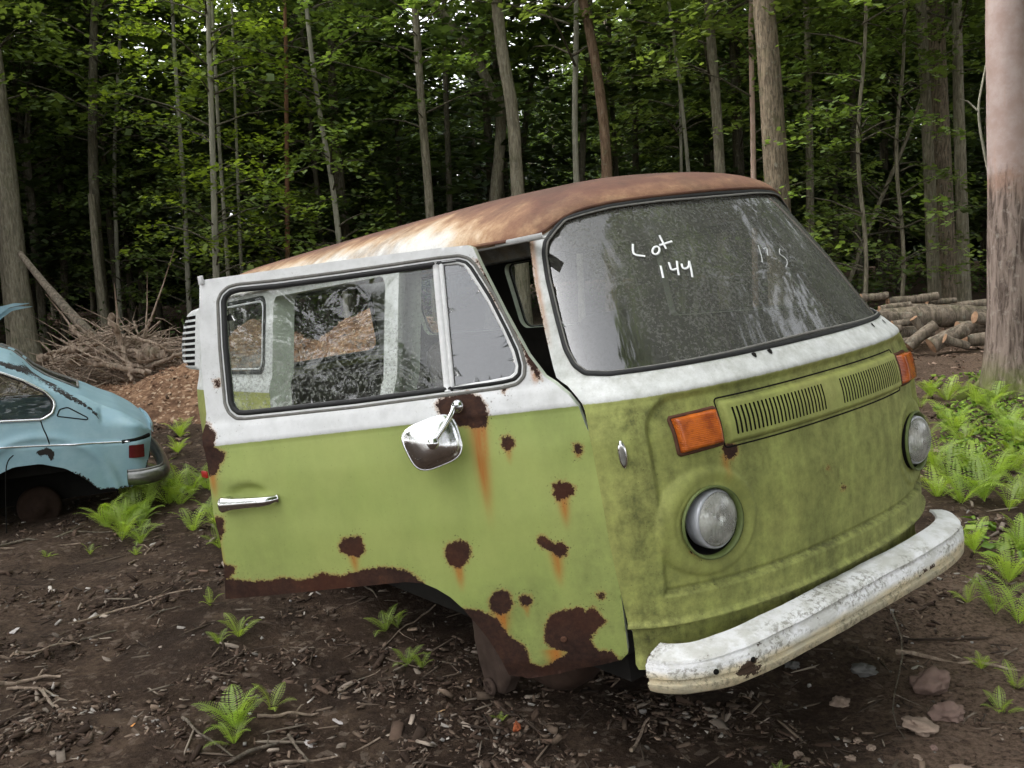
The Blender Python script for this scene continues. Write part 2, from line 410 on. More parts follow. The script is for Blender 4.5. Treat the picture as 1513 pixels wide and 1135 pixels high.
D={"door_outline":[[1.2373,1.7156],[1.0009,1.7131],[0.7685,1.7113],[0.5826,1.7065],[0.4024,1.702],[0.3063,1.6975],[0.2874,1.6873],[0.2683,1.6316],[0.2049,1.4746],[0.144,1.3364],[0.1005,1.2673],[0.0695,1.2436],[0.0309,1.2081],[0.0052,1.1706],[-0.0086,1.1147],[-0.0255,1.0686],[-0.0356,0.9252],[-0.0453,0.7559],[-0.0472,0.5826],[-0.0434,0.4036],[-0.0427,0.3827],[-0.0185,0.3584],[0.0426,0.3453],[0.13,0.3336],[0.1751,0.3217],[0.2846,0.3083],[0.3486,0.3238],[0.3605,0.385],[0.3905,0.458],[0.4227,0.5165],[0.4574,0.5726],[0.4907,0.612],[0.5303,0.6423],[0.5693,0.6634],[0.6288,0.6724],[0.8396,0.667],[1.079,0.6607],[1.2634,0.6582],[1.243,0.7703],[1.2371,0.864],[1.2442,0.9562],[1.2377,1.0625],[1.2389,1.12],[1.2448,1.1713],[1.2492,1.2093],[1.2432,1.236],[1.2374,1.2767],[1.2433,1.3805],[1.2442,1.5559]],"door_win":[[1.1627,1.6369],[1.1518,1.6556],[1.1287,1.6704],[1.0964,1.6738],[0.96,1.6675],[0.7412,1.6637],[0.5403,1.6622],[0.4071,1.662],[0.3362,1.6593],[0.3107,1.6482],[0.2948,1.629],[0.2428,1.5295],[0.201,1.4265],[0.1758,1.3576],[0.1678,1.3096],[0.1727,1.2817],[0.1913,1.2655],[0.228,1.2605],[0.2688,1.2589],[0.4077,1.257],[0.7104,1.2526],[0.9595,1.2548],[1.0983,1.2566],[1.1271,1.2607],[1.1478,1.2781],[1.1584,1.3031],[1.1616,1.4042],[1.1647,1.4883]],"door_bar":[[0.413,1.6585],[0.4088,1.2571]],"vent_win":[[0.3987,1.6565],[0.3411,1.6536],[0.3156,1.6426],[0.3041,1.624],[0.2463,1.5154],[0.2062,1.4168],[0.1831,1.3482],[0.1764,1.3086],[0.183,1.2849],[0.2035,1.2709],[0.281,1.2654],[0.3963,1.2619]],"handle":[[1.2267,0.9843],[1.022,0.9839],[1.117,1.0264]],"mirror":[[0.3756,1.2111],[0.4706,1.1191]],"rust":[[[0.4538,1.2233],[0.4311,1.241],[0.3868,1.2464],[0.3432,1.2478],[0.3053,1.2335],[0.2853,1.2056],[0.2825,1.1778],[0.2905,1.142],[0.3229,1.1392],[0.354,1.1486],[0.3919,1.1568],[0.4268,1.1807]],[[1.293,0.7789],[1.2544,0.7854],[1.2044,0.7673],[1.207,0.7557],[1.2428,0.7274],[1.1641,0.7168],[1.0852,0.7109],[1.0377,0.7192],[0.9925,0.7064],[0.9437,0.7121],[0.9032,0.7254],[0.8722,0.7161],[0.8408,0.709],[0.8018,0.7177],[0.754,0.7255],[0.7078,0.7266],[0.6557,0.7248],[0.6052,0.7027],[0.5744,0.673],[0.5577,0.6397],[0.5535,0.5746],[1.3333,0.6036]],[[0.4755,0.5715],[0.4082,0.5622],[0.3526,0.5259],[0.3261,0.4728],[0.2749,0.4227],[0.2662,0.3675],[0.2359,0.3514],[0.2088,0.3571],[0.1844,0.3748],[0.1462,0.3986],[0.179,0.4099],[0.2077,0.435],[0.2032,0.4928],[0.1784,0.5281],[0.1422,0.5416],[0.0841,0.5468],[0.0679,0.5274],[0.0424,0.5439],[0.0304,0.5249],[0.0115,0.4941],[0.0397,0.473],[0.0648,0.4448],[0.0555,0.4049],[0.0091,0.3881],[-0.0217,0.3511],[-0.0663,0.2897],[0.1438,0.2405],[0.3854,0.2523],[0.5217,0.5017]],[[1.2739,1.2674],[1.2259,1.2449],[1.1978,1.2105],[1.2082,1.172],[1.174,1.1511],[1.1798,1.1253],[1.2017,1.1054],[1.2093,1.0841],[1.2394,1.0781],[1.2734,1.1565]],[[1.2835,0.9436],[1.2139,0.9353],[1.2195,0.8924],[1.238,0.8595],[1.3013,0.8508]],[[0.2888,1.6472],[0.2651,1.6185],[0.2499,1.5471],[0.2126,1.4839],[0.1835,1.4305],[0.1622,1.3662],[0.1381,1.2899],[0.128,1.2644],[0.1118,1.2585],[0.1241,1.3452],[0.1769,1.4544],[0.2542,1.6423]],[[1.2049,1.3805],[1.1852,1.3805],[1.1815,1.3625],[1.1965,1.3576]],[[0.2394,1.2526],[0.2185,1.2482],[0.2302,1.2354]],[[0.2487,1.1006],[0.2313,1.105],[0.2153,1.0972],[0.211,1.0804],[0.2213,1.065],[0.2406,1.0628],[0.2512,1.0803]],[[0.0329,1.0583],[0.02,1.0631],[0.0089,1.0538],[0.0133,1.0356],[0.0265,1.0287],[0.0333,1.0397]],[[0.1141,0.9455],[0.0921,0.9539],[0.0638,0.9491],[0.0456,0.9307],[0.0527,0.9083],[0.0791,0.8961],[0.1084,0.8945],[0.1136,0.9181]],[[0.1834,0.7807],[0.1651,0.7901],[0.151,0.7714],[0.1318,0.7589],[0.1057,0.7655],[0.0922,0.7426],[0.1035,0.7216],[0.1297,0.7149],[0.148,0.734],[0.1747,0.7537]],[[0.4795,0.7697],[0.4631,0.7885],[0.4273,0.7922],[0.4006,0.7811],[0.4014,0.75],[0.4166,0.7243],[0.4464,0.7041],[0.4711,0.7151],[0.484,0.7431]],[[0.8299,0.812],[0.8073,0.833],[0.7791,0.8352],[0.7516,0.8351],[0.7517,0.8101],[0.7402,0.7864],[0.7694,0.7658],[0.7959,0.7725],[0.8266,0.7934]],[[0.3683,0.5896],[0.3509,0.6157],[0.3192,0.6225],[0.2962,0.6028],[0.2942,0.5751],[0.3098,0.5462],[0.342,0.5368],[0.365,0.5569]],[[0.2676,0.5916],[0.2484,0.6039],[0.2303,0.5958],[0.231,0.5776],[0.2467,0.5603],[0.2673,0.5664]],[[0.0258,0.5878],[0.0128,0.5914],[0.0017,0.5816],[0.0114,0.5711],[0.0235,0.5742]]],"streaks":[[0.3206,1.1439,0.0275,0.2528,1.0],[0.3037,1.1406,0.0127,0.1456,0.9],[0.2338,1.0673,0.0104,0.0507,0.8],[0.024,1.0332,0.0061,0.0293,0.7],[0.0874,0.8983,0.0164,0.0856,1.0],[0.1326,0.7254,0.0187,0.0976,0.9],[0.4478,0.7099,0.0153,0.0772,1.0],[0.7868,0.7731,0.0159,0.0649,0.9],[0.3369,0.5429,0.026,0.0803,1.0],[0.2524,0.5659,0.0086,0.0462,0.8],[1.2258,1.1096,0.0193,0.1011,0.9],[1.2452,0.8608,0.0097,0.117,0.6],[0.1314,1.2741,0.0104,0.0332,0.8],[0.1851,0.4004,0.03,0.0727,1.0],[0.2278,1.0989,0.0042,0.0207,0.3]],"edge":[[-1.1429,1.7006],[-1.2405,1.5474],[-1.3165,1.3952],[-1.3765,1.2802],[-1.3862,1.2535],[-1.3276,1.2242],[-1.2979,1.1737],[-1.3141,1.0712],[-1.3021,0.9282],[-1.2941,0.7603],[-1.2639,0.5864],[-1.253,0.4526],[-1.2721,0.35]],"ws":[[-1.0151,1.2482],[-1.1562,1.259],[-1.2059,1.2849],[-1.2183,1.3354],[-1.1829,1.4366],[-1.1339,1.5588],[-1.086,1.6412],[-1.0441,1.6783],[-0.9812,1.7044],[-0.8756,1.744],[-0.7504,1.7555],[-0.5851,1.7666]],"fr_rust":[[[-0.5446,0.99],[-0.5091,0.9953],[-0.4712,0.9835],[-0.474,0.9589],[-0.5022,0.9424],[-0.5336,0.9533],[-0.5421,0.9731]],[[-0.1694,1.0194],[-0.1588,1.0217],[-0.1538,1.0142],[-0.1649,1.0099]],[[-0.0526,0.8276],[-0.0433,0.8295],[-0.0411,0.8198],[-0.0502,0.8202]],[[0.0032,0.7438],[0.0122,0.7355],[0.0048,0.7339]]],"holes":[[-0.2753,1.2436],[-0.1953,1.2436],[0.46,1.2409],[0.6766,1.2364]],"marker":[-1.1019,1.0195],"lot":{"center":[-0.4529,1.5809]},"strokes":[[[-0.5664,1.631],[-0.5802,1.6156],[-0.5942,1.5957],[-0.5398,1.5862]],[[-0.4694,1.6108],[-0.4482,1.6137],[-0.4427,1.6037],[-0.4638,1.5889],[-0.4882,1.5864],[-0.4918,1.5985],[-0.4694,1.6108]],[[-0.4044,1.6485],[-0.4082,1.6246],[-0.4119,1.601]],[[-0.4358,1.615],[-0.3578,1.6227]],[[-0.4896,1.5491],[-0.5113,1.5096]],[[-0.4393,1.5562],[-0.4447,1.5426],[-0.45,1.5292],[-0.4141,1.5328]],[[-0.395,1.5568],[-0.4141,1.5328],[-0.4275,1.5109]],[[-0.3797,1.546],[-0.3887,1.5328],[-0.3795,1.5273],[-0.3534,1.5318],[-0.3345,1.5513]],[[-0.3345,1.5513],[-0.3496,1.5244],[-0.3674,1.4982]]],"strokes_faint":[[[0.0309,1.5707],[0.0168,1.5417],[0.0001,1.5116]],[[0.0442,1.5565],[0.0663,1.5595],[0.0394,1.5314]],[[0.135,1.5484],[0.1052,1.5302],[0.126,1.5154],[0.1207,1.4979],[0.0916,1.4831]]],"trees":[[[[-11.938,22.0,0.522],[-11.955,22.0,2.181],[-11.841,22.0,5.155],[-11.828,22.0,8.484]],0.2257,"grey","tall"],[[[-12.794,23.0,1.012],[-12.728,23.0,2.56],[-12.674,23.0,4.249]],0.0961,"grey","none"],[[[-14.019,27.0,1.046],[-13.904,27.0,3.854],[-13.896,27.0,5.778],[-13.485,27.0,7.738],[-13.508,27.0,9.98]],0.0923,"dark","tall"],[[[-10.826,24.0,0.658],[-10.794,24.0,2.459],[-10.674,24.0,4.672],[-10.401,24.0,6.958],[-10.111,24.0,8.953]],0.1185,"dark","tall"],[[[-10.591,23.5,1.212],[-10.622,23.5,2.445],[-10.553,23.5,4.051]],0.0804,"grey","none"],[[[-11.252,26.0,0.941],[-11.103,26.0,3.07],[-10.978,26.0,4.815],[-10.67,26.0,6.814]],0.0494,"pale","low"],[[[-8.521,24.0,1.108],[-8.352,24.0,3.738],[-8.252,24.0,6.517],[-8.179,24.0,8.349]],0.0547,"pale","low"],[[[-6.457,20.0,1.434],[-6.264,20.0,4.082],[-6.134,20.0,5.936],[-6.022,20.0,7.607]],0.0608,"pale","bright"],[[[-6.48,21.0,1.564],[-6.42,21.0,3.429],[-6.377,21.0,4.949],[-6.289,21.0,6.585]],0.0399,"pale","bright"],[[[-6.458,22.0,1.54],[-6.382,22.0,3.171],[-6.275,22.0,4.767]],0.0334,"pale","low"],[[[-5.321,22.0,1.806],[-5.12,22.0,4.225],[-4.952,22.0,6.265],[-4.843,22.0,7.647]],0.0502,"red","low"],[[[-3.812,21.0,2.197],[-3.875,21.0,3.9],[-4.039,21.0,5.271],[-4.108,21.0,6.613],[-4.129,21.0,7.785]],0.0559,"pale","low"],[[[-4.74,27.0,2.342],[-4.766,27.0,4.724],[-4.785,27.0,6.665],[-4.568,27.0,9.494]],0.1436,"dark","tall"],[[[-1.673,21.0,2.544],[-1.676,21.0,4.082],[-1.706,21.0,5.442],[-1.688,21.0,7.652]],0.0878,"grey","tall"],[[[-1.456,25.0,2.867],[-1.375,25.0,5.231],[-1.306,25.0,7.378],[-1.25,25.0,8.752]],0.076,"dark","tall"],[[[-0.258,24.0,2.932],[0.013,24.0,4.495],[0.122,24.0,5.456],[0.04,24.0,5.872],[-0.502,24.0,7.091],[-1.147,24.0,7.966],[-1.623,24.0,8.657]],0.1368,"grey","tall"],[[[0.368,20.0,2.687],[0.366,20.0,4.003],[0.349,20.0,5.01],[0.194,20.0,6.153],[0.143,20.0,7.272]],0.1292,"grey","tall"],[[[0.715,30.0,4.947],[1.108,30.0,7.273],[1.516,30.0,8.332],[1.777,30.0,9.992]],0.0912,"dark","tall"],[[[1.75,21.0,2.971],[1.76,21.0,4.195],[1.794,21.0,5.249],[1.959,21.0,7.454]],0.0638,"pale","tall"],[[[2.263,26.0,3.278],[2.444,26.0,5.533],[2.634,26.0,7.187],[2.783,26.0,8.814]],0.0889,"dark","none"],[[[2.338,20.0,2.871],[2.355,20.0,4.325],[2.19,20.0,5.973],[1.996,20.0,7.171]],0.1064,"brown","tall"],[[[4.582,22.0,3.041],[4.476,22.0,4.962],[4.342,22.0,6.376],[4.206,22.0,7.613]],0.0418,"pale","low"],[[[4.467,22.5,3.085],[4.496,22.5,4.556],[4.508,22.5,6.003]],0.0342,"pale","none"],[[[4.849,20.0,2.731],[4.804,20.0,4.478],[4.734,20.0,5.763],[4.665,20.0,7.026]],0.1064,"grey","tall"],[[[7.051,27.0,3.077],[7.024,27.0,5.434],[6.978,27.0,7.737],[6.965,27.0,8.867]],0.1128,"dark","tall"],[[[5.289,19.0,2.639],[5.294,19.0,4.296],[5.291,19.0,5.514],[5.302,19.0,6.71]],0.0505,"pink","low"],[[[5.188,17.0,2.385],[5.103,17.0,4.121],[5.037,17.0,5.331],[4.978,17.0,6.166]],0.2002,"bark","tall"],[[[8.501,25.0,1.937],[8.515,25.0,4.683],[8.49,25.0,7.176],[8.466,25.0,8.224]],0.095,"grey","tall"],[[[9.6,20.0,0.22],[9.479,20.0,2.472],[9.362,20.0,4.656],[9.248,20.0,6.777]],0.1064,"grey","tall"],[[[10.336,21.0,0.102],[10.221,21.0,2.497],[10.109,21.0,4.79],[10.016,21.0,7.016]],0.2074,"bark","tall"],[[[10.015,19.5,0.145],[9.915,19.5,2.414],[9.839,19.5,4.122],[9.756,19.5,6.609]],0.1037,"grey","tall"],[[[10.661,27.0,0.664],[10.528,27.0,2.883],[10.483,27.0,5.823],[10.4,27.0,8.681]],0.0923,"dark","low"],[[[9.184,24.0,0.701],[9.844,24.0,2.365],[10.598,24.0,3.993],[11.092,24.0,5.263]],0.0456,"grey","low"],[[[-3.459,30.0,2.761],[-3.263,30.0,6.035],[-3.219,30.0,9.012]],0.0798,"dark","low"],[[[-13.027,32.0,0.97],[-12.748,32.0,4.521],[-12.478,32.0,7.968],[-12.331,32.0,11.321]],0.0973,"dark","tall"],[[[-15.304,31.0,0.91],[-14.943,31.0,4.577],[-14.801,31.0,7.92],[-14.708,31.0,11.169]],0.0942,"dark","tall"],[[[-13.202,34.0,0.891],[-12.966,34.0,4.667],[-12.613,34.0,8.326]],0.0775,"dark","low"],[[[-7.239,33.0,1.837],[-6.996,33.0,5.47],[-6.833,33.0,9.0]],0.1003,"dark","low"],[[[4.745,32.0,3.542],[4.829,32.0,7.013],[4.864,32.0,10.387]],0.1094,"dark","tall"],[[[11.981,33.0,0.75],[11.964,33.0,4.414],[11.871,33.0,10.287]],0.1003,"dark","tall"],[[[13.651,31.0,-0.032],[13.528,31.0,4.119],[13.318,31.0,9.646]],0.0942,"dark","tall"]],"big":[[[5.093,9.0,-0.017],[5.067,9.0,0.626],[5.043,9.0,1.982],[4.993,9.0,3.286],[4.969,9.0,3.919]],0.19],"fern":[[-2.653,6.607,0.9],[-2.729,6.345,0.8],[-2.653,5.762,0.8],[-2.533,6.778,0.7],[-2.775,7.108,0.7],[-2.231,5.911,0.6],[-3.74,9.811,0.7],[-3.822,10.256,0.5],[-3.354,8.693,0.6],[-3.129,7.716,0.6],[-2.931,5.333,0.3],[-2.747,5.497,0.35],[-2.413,5.397,0.3],[-1.586,4.325,0.35],[-1.309,3.885,0.5],[-1.382,3.823,0.35],[-1.102,3.142,1.0],[-1.013,3.286,0.5],[-0.655,3.984,0.55],[-0.602,4.016,0.45],[-0.523,3.643,0.45],[-0.456,3.615,0.35],[-1.085,3.045,0.5],[-0.112,3.131,0.2],[0.8,2.717,0.2],[4.545,9.188,1.3],[4.395,9.245,1.0],[4.796,9.332,1.2],[4.586,8.724,1.0],[4.123,8.891,0.8],[5.321,9.91,1.0],[3.787,7.531,1.3],[3.606,7.006,1.2],[3.078,6.415,1.2],[2.9,5.851,1.3],[3.245,6.16,1.3],[3.185,5.786,1.3],[3.498,6.098,1.3],[2.846,5.279,1.2],[2.867,5.057,1.1],[2.68,5.238,1.1],[2.65,5.476,1.0],[3.17,5.445,1.2],[2.346,4.129,0.9],[2.113,3.821,0.9],[2.17,3.735,1.0],[2.39,4.526,0.8],[2.209,4.449,0.7],[1.798,3.343,0.35],[1.816,3.139,0.5],[1.701,3.022,0.4],[2.038,3.914,0.5],[3.958,6.907,1.2],[2.601,4.489,0.9],[3.457,7.328,1.0]],"sticks":[[[-3.38,5.609],[-2.8,5.942],0.012],[[-3.296,5.461],[-2.853,5.612],0.01],[[-2.301,4.299],[-1.695,4.526],0.009],[[-2.086,3.989],[-1.722,4.301],0.008],[[-2.215,3.54],[-2.014,3.65],0.014],[[-2.152,3.503],[-1.825,3.408],0.01],[[-1.073,2.889],[-0.887,3.094],0.01],[[-0.903,2.867],[-0.564,3.107],0.009],[[-1.045,3.211],[-0.823,3.264],0.01],[[-0.9,3.096],[-0.79,2.937],0.011],[[-2.334,5.109],[-2.332,5.63],0.01],[[1.546,3.537],[1.916,3.268],0.013],[[1.682,3.885],[1.254,2.815],0.006],[[-0.768,3.396],[-0.632,3.592],0.006],[[-2.001,3.456],[-1.841,3.301],0.012],[[-1.314,3.165],[-1.038,2.928],0.008],[[-2.27,3.8],[-2.068,3.95],0.008],[[0.336,2.892],[0.439,3.093],0.01],[[-0.837,4.54],[-0.683,4.193],0.008],[[-5.246,12.271],[-5.159,14.323],0.05],[[-0.458,4.291],[-0.656,3.763],0.005]],"rocks":[[1.185,3.216,0.055,"tan"],[1.504,3.02,0.09,"pink"],[1.358,2.916,0.08,"tan"],[1.542,3.229,0.11,"pink"],[1.054,2.76,0.022,"tan"],[1.145,2.818,0.018,"tan"],[1.123,2.874,0.016,"tan"],[1.264,2.738,0.02,"tan"],[1.342,2.784,0.018,"pink"],[1.37,2.639,0.05,"tan"],[1.094,3.498,0.03,"grey"],[1.352,3.401,0.05,"grey"],[-1.017,4.945,0.02,"grey"],[-1.249,4.067,0.02,"pale"],[-0.805,3.061,0.03,"pale"],[-0.737,3.228,0.03,"pale"],[-2.522,4.205,0.03,"pale"],[0.897,2.811,0.02,"tan"],[-0.349,3.263,0.02,"ochre"],[-0.054,3.075,0.022,"red"],[-1.555,3.612,0.035,"orange"],[-1.517,3.163,0.025,"orange"],[1.174,2.659,0.03,"tan"]],"brush":[[-9.147,18.63],[-7.496,16.224],[-6.15,15.624],[-7.717,21.436]],"hub":[-0.083,-0.72,-0.02]}
E={"car_out":[[-0.214,0.217],[-0.119,0.247],[-0.069,0.425],[-0.037,0.551],[-0.026,0.62],[-0.006,0.563],[-0.098,0.669],[-0.22,0.756],[-0.347,0.821],[-0.439,0.88],[-0.548,0.941],[-0.695,1.021],[-0.768,1.081],[-0.82,1.15],[-0.89,1.219],[-0.976,1.258],[-1.237,1.297],[-1.747,1.322],[-2.227,1.302],[-2.523,1.261],[-2.601,1.131],[-2.853,0.987],[-3.226,0.978],[-3.687,0.967],[-4.033,0.93],[-4.207,0.833],[-4.281,0.714],[-4.303,0.514],[-4.286,0.311],[-4.27,0.274],[-4.047,0.258],[-3.99,0.391],[-3.849,0.508],[-3.669,0.537],[-3.494,0.485],[-3.368,0.351],[-3.338,0.197],[-2.711,0.155],[-1.917,0.125],[-1.201,0.238],[-1.139,0.331],[-1.052,0.43],[-0.933,0.477],[-0.768,0.476],[-0.618,0.419],[-0.508,0.329],[-0.422,0.231]],"car_top":[[-0.026,0.62],[-0.006,0.563],[-0.098,0.669],[-0.22,0.756],[-0.347,0.821],[-0.439,0.88],[-0.548,0.941],[-0.695,1.021],[-0.768,1.081],[-0.82,1.15],[-0.89,1.219],[-0.976,1.258],[-1.237,1.297],[-1.747,1.322],[-2.227,1.302],[-2.523,1.261],[-2.601,1.131],[-2.853,0.987],[-3.226,0.978],[-3.687,0.967],[-4.033,0.93],[-4.207,0.833]],"car_win":[[-0.637,0.864],[-0.641,0.898],[-0.684,0.96],[-0.814,1.054],[-0.939,1.119],[-1.091,1.166],[-1.363,1.155],[-1.44,0.754],[-0.977,0.794],[-0.726,0.775],[-0.66,0.81]],"car_win2":[[-1.491,1.161],[-1.892,1.159],[-2.189,1.119],[-2.413,0.973],[-2.467,0.793],[-1.536,0.753]],"car_band":[[-0.364,0.729],[-0.441,0.821],[-0.552,0.902],[-0.68,1.002],[-0.808,1.105],[-0.934,1.164],[-1.163,1.219]],"car_line":[[-0.192,0.551],[-0.587,0.584],[-0.997,0.621],[-1.808,0.56],[-3.173,0.587],[-4.235,0.585]],"tail":[[-0.199,0.529],[-0.096,0.52],[-0.101,0.425],[-0.209,0.436]],"rust":[[-0.792,0.561],[-0.735,0.581],[-0.706,0.587],[-0.677,0.544],[-0.687,0.488],[-0.711,0.496],[-0.72,0.531],[-0.762,0.533]],"bump":[-0.21,0.291],"drum":[-0.826,0.155],"arch":[-0.798,0.216],"tstrip":[[-0.241,0.555],[-0.151,0.557],[-0.049,0.568]],"seam":[[-0.735,0.767],[-0.725,0.709],[-0.706,0.658],[-0.697,0.59],[-0.923,0.561],[-0.963,0.529],[-0.986,0.438],[-1.031,0.017]],"quarter":[[-0.633,0.787],[-0.611,0.832],[-0.559,0.84],[-0.44,0.753],[-0.446,0.739]],"raised":[[-5.488,9.0,1.57],[-5.086,9.0,1.526],[-4.946,9.0,1.552],[-4.777,9.0,1.543],[-5.008,9.4,1.51],[-5.13,9.4,1.439],[-5.282,9.3,1.32],[-5.719,9.3,1.217]],"logs":[[[5.907,14.2,0.43],[7.88,14.2,0.426],0.183],[[5.591,13.9,0.51],[6.281,13.9,0.481],0.106],[[5.785,14.6,0.778],[6.229,14.6,0.808],0.067],[[6.229,14.6,0.698],[7.04,14.6,0.74],0.078],[[5.908,13.7,0.409],[6.201,13.7,0.424],0.062],[[5.761,13.8,0.253],[6.585,13.8,0.248],0.105],[[5.936,13.2,0.107],[6.338,13.2,0.418],0.09],[[6.184,13.0,0.112],[6.7,13.0,0.361],0.119],[[7.026,13.9,0.258],[7.822,13.9,0.298],0.106],[[6.968,14.8,0.647],[7.442,14.8,0.643],0.056],[[6.775,13.2,0.151],[7.532,13.2,0.199],0.1],[[5.594,13.4,0.129],[6.107,13.4,0.141],0.081],[[7.3,14.9,0.523],[8.242,14.9,0.56],0.079],[[6.287,14.4,0.572],[6.89,14.4,0.57],0.088],[[7.184,13.7,0.431],[7.815,13.7,0.29],0.094],[[5.533,13.5,0.403],[5.946,13.5,0.348],0.072],[[6.324,12.9,0.232],[6.671,12.9,0.093],0.069],[[7.12,13.0,0.178],[7.521,13.0,0.035],0.089],[[6.06,13.3,0.519],[6.286,13.3,0.18],0.061],[[5.971,14.3,0.595],[6.461,14.3,0.654],0.065]],"lean":[[-9.363,17.5,2.392],[-8.413,16.5,1.711],[-7.503,15.5,1.159],[-6.883,15.0,0.721]],"brush":[[[-6.485,14.68,0.908],[-5.969,14.303,0.56],[-5.775,14.659,-0.004],0.017],[[-6.229,14.288,0.472],[-5.773,13.898,0.462],[-5.579,14.118,0.346],0.022],[[-7.263,14.724,0.542],[-6.953,14.818,0.422],[-6.528,14.691,0.412],0.017],[[-7.92,14.945,0.563],[-7.503,15.314,0.404],[-6.73,14.968,0.331],0.057],[[-6.324,15.13,1.053],[-6.121,14.747,0.784],[-6.214,15.079,0.471],0.017],[[-7.091,14.372,0.821],[-6.647,14.538,0.759],[-5.947,14.112,0.677],0.022],[[-5.637,13.314,0.896],[-5.09,12.932,0.794],[-4.914,13.464,0.471],0.025],[[-7.328,14.357,0.635],[-6.831,13.994,0.5],[-6.586,14.166,0.428],0.016],[[-6.95,14.225,1.056],[-6.643,14.026,0.827],[-6.53,14.203,0.432],0.038],[[-5.924,13.382,0.653],[-5.436,13.471,0.539],[-4.964,13.633,0.428],0.02],[[-6.892,14.572,0.637],[-6.777,14.811,0.52],[-6.474,14.648,0.455],0.055],[[-6.442,14.267,0.476],[-5.78,14.057,0.386],[-5.311,14.323,0.245],0.022],[[-5.892,13.265,1.256],[-5.896,13.536,0.75],[-5.573,13.044,0.27],0.05],[[-6.453,14.028,0.94],[-5.879,13.926,0.838],[-5.28,13.763,0.799],0.027],[[-6.814,14.107,1.089],[-6.491,14.291,0.704],[-5.995,14.095,0.312],0.021],[[-6.726,14.844,0.406],[-6.364,14.588,0.38],[-6.342,15.106,0.241],0.023],[[-7.059,14.206,0.711],[-6.761,14.442,0.607],[-6.193,14.119,0.634],0.038],[[-6.077,14.171,0.704],[-5.912,14.324,0.536],[-5.583,14.048,0.296],0.022],[[-6.11,14.294,0.661],[-5.978,14.431,0.553],[-5.718,14.272,0.505],0.038],[[-6.564,14.856,0.72],[-6.284,15.131,0.383],[-5.859,15.078,0.078],0.056],[[-6.845,15.16,0.8],[-6.567,15.05,0.642],[-6.468,15.373,0.508],0.023],[[-5.974,13.544,0.744],[-5.571,13.608,0.619],[-5.163,13.643,0.388],0.026],[[-6.729,13.591,0.74],[-6.209,13.69,0.71],[-5.527,13.4,0.653],0.052],[[-7.622,15.16,0.824],[-7.253,15.473,0.448],[-6.478,14.926,0.207],0.017],[[-6.622,14.525,0.681],[-6.196,14.289,0.553],[-6.018,14.656,0.468],0.022],[[-7.505,14.863,0.68],[-7.084,14.492,0.615],[-7.057,14.931,0.495],0.017],[[-6.82,13.786,0.589],[-6.131,13.49,0.712],[-5.689,13.732,0.805],0.037],[[-6.709,15.114,0.594],[-6.283,15.201,0.728],[-5.772,15.025,0.705],0.057],[[-7.002,13.481,0.715],[-6.729,13.794,0.781],[-6.125,13.407,0.826],0.026],[[-5.901,14.617,0.443],[-5.609,14.901,0.505],[-5.032,14.412,0.626],0.039],[[-7.229,15.169,0.606],[-6.903,14.998,0.4],[-6.73,15.155,0.133],0.017],[[-5.773,13.28,0.534],[-5.473,13.194,0.437],[-5.231,13.268,0.392],0.035],[[-6.529,13.735,0.312],[-6.482,14.126,0.442],[-6.016,13.611,0.71],0.037],[[-5.453,13.232,0.444],[-4.897,13.058,0.599],[-4.507,13.357,0.786],0.035],[[-6.519,13.922,0.99],[-6.353,13.995,0.722],[-6.009,13.644,0.39],0.021],[[-6.259,14.059,0.442],[-6.014,14.135,0.57],[-5.763,14.173,0.583],0.053],[[-6.319,14.565,0.087],[-6.177,14.884,0.423],[-5.775,14.544,0.716],0.017],[[-6.996,14.364,0.822],[-6.471,14.342,0.945],[-5.927,14.251,0.997],0.016],[[-6.434,14.372,0.759],[-6.078,14.026,0.677],[-5.966,14.21,0.439],0.016],[[-6.039,14.645,0.57],[-5.977,15.044,0.57],[-5.662,14.766,0.446],0.017],[[-6.841,13.422,0.711],[-6.532,13.818,0.885],[-5.92,13.546,0.962],0.025],[[-6.623,13.287,0.885],[-6.227,13.19,0.657],[-5.798,13.03,0.508],0.015],[[-6.442,14.447,0.893],[-5.951,14.121,0.813],[-5.766,14.559,0.793],0.027],[[-6.279,13.502,0.588],[-5.865,13.507,0.454],[-5.552,13.748,0.229],0.036],[[-5.573,13.6,0.853],[-5.515,13.6,1.005],[-5.428,13.6,1.134],0.03],[[-5.461,13.2,0.598],[-5.302,13.2,0.669],[-5.089,13.2,0.586],0.1],[[-6.905,14.0,0.597],[-6.015,13.4,0.485],[-5.304,13.0,0.39],0.06]],"mound":[[-1.804,12.5,1.062],[-4.385,12.5,0.876],[-6.131,13.0,0.116]]}
# ------------------------------------------------------------------ van
CV=np.array([2.8250797,-2.5103173,1.5591363]); VW=np.array([[0.58515606,0.80668341,-0.08279048],[-0.80816754,0.58852788,0.02236426],[0.06676538,0.05382199,0.996316]])
MC=np.array([[0.99837945,0.05690763,0.0],[-0.00759563,0.13325667,-0.99105245],[-0.05639844,0.9894464,0.13347297]])
EYE=np.array([0,0,1.66])
vT=EYE-VW@CV
van=empty('camper_van');tag(van,'rusty lime green and white camper van, lot 144 on its windscreen, front door open','van')
mw=Matrix([[*VW[i],vT[i]] for i in range(3)]+[[0,0,0,1]])
van.matrix_world=mw
ZK=[.20,.40,.60,.85,1.06,1.17,1.24,1.50,1.72,1.80]
XF=[1.07,1.08,1.09,1.10,1.088,1.062,1.005,.865,.71,.65]
WK=[.80,.825,.845,.86,.858,.845,.82,.770,.725,.70]
AK=[.33,.34,.35,.35,.35,.36,.40,.46,.46,.46]
QK=[2.4,2.4,2.4,2.4,2.4,2.35,2.4,2.4,2.4,2.4]
_zz=np.linspace(.15,1.85,341)
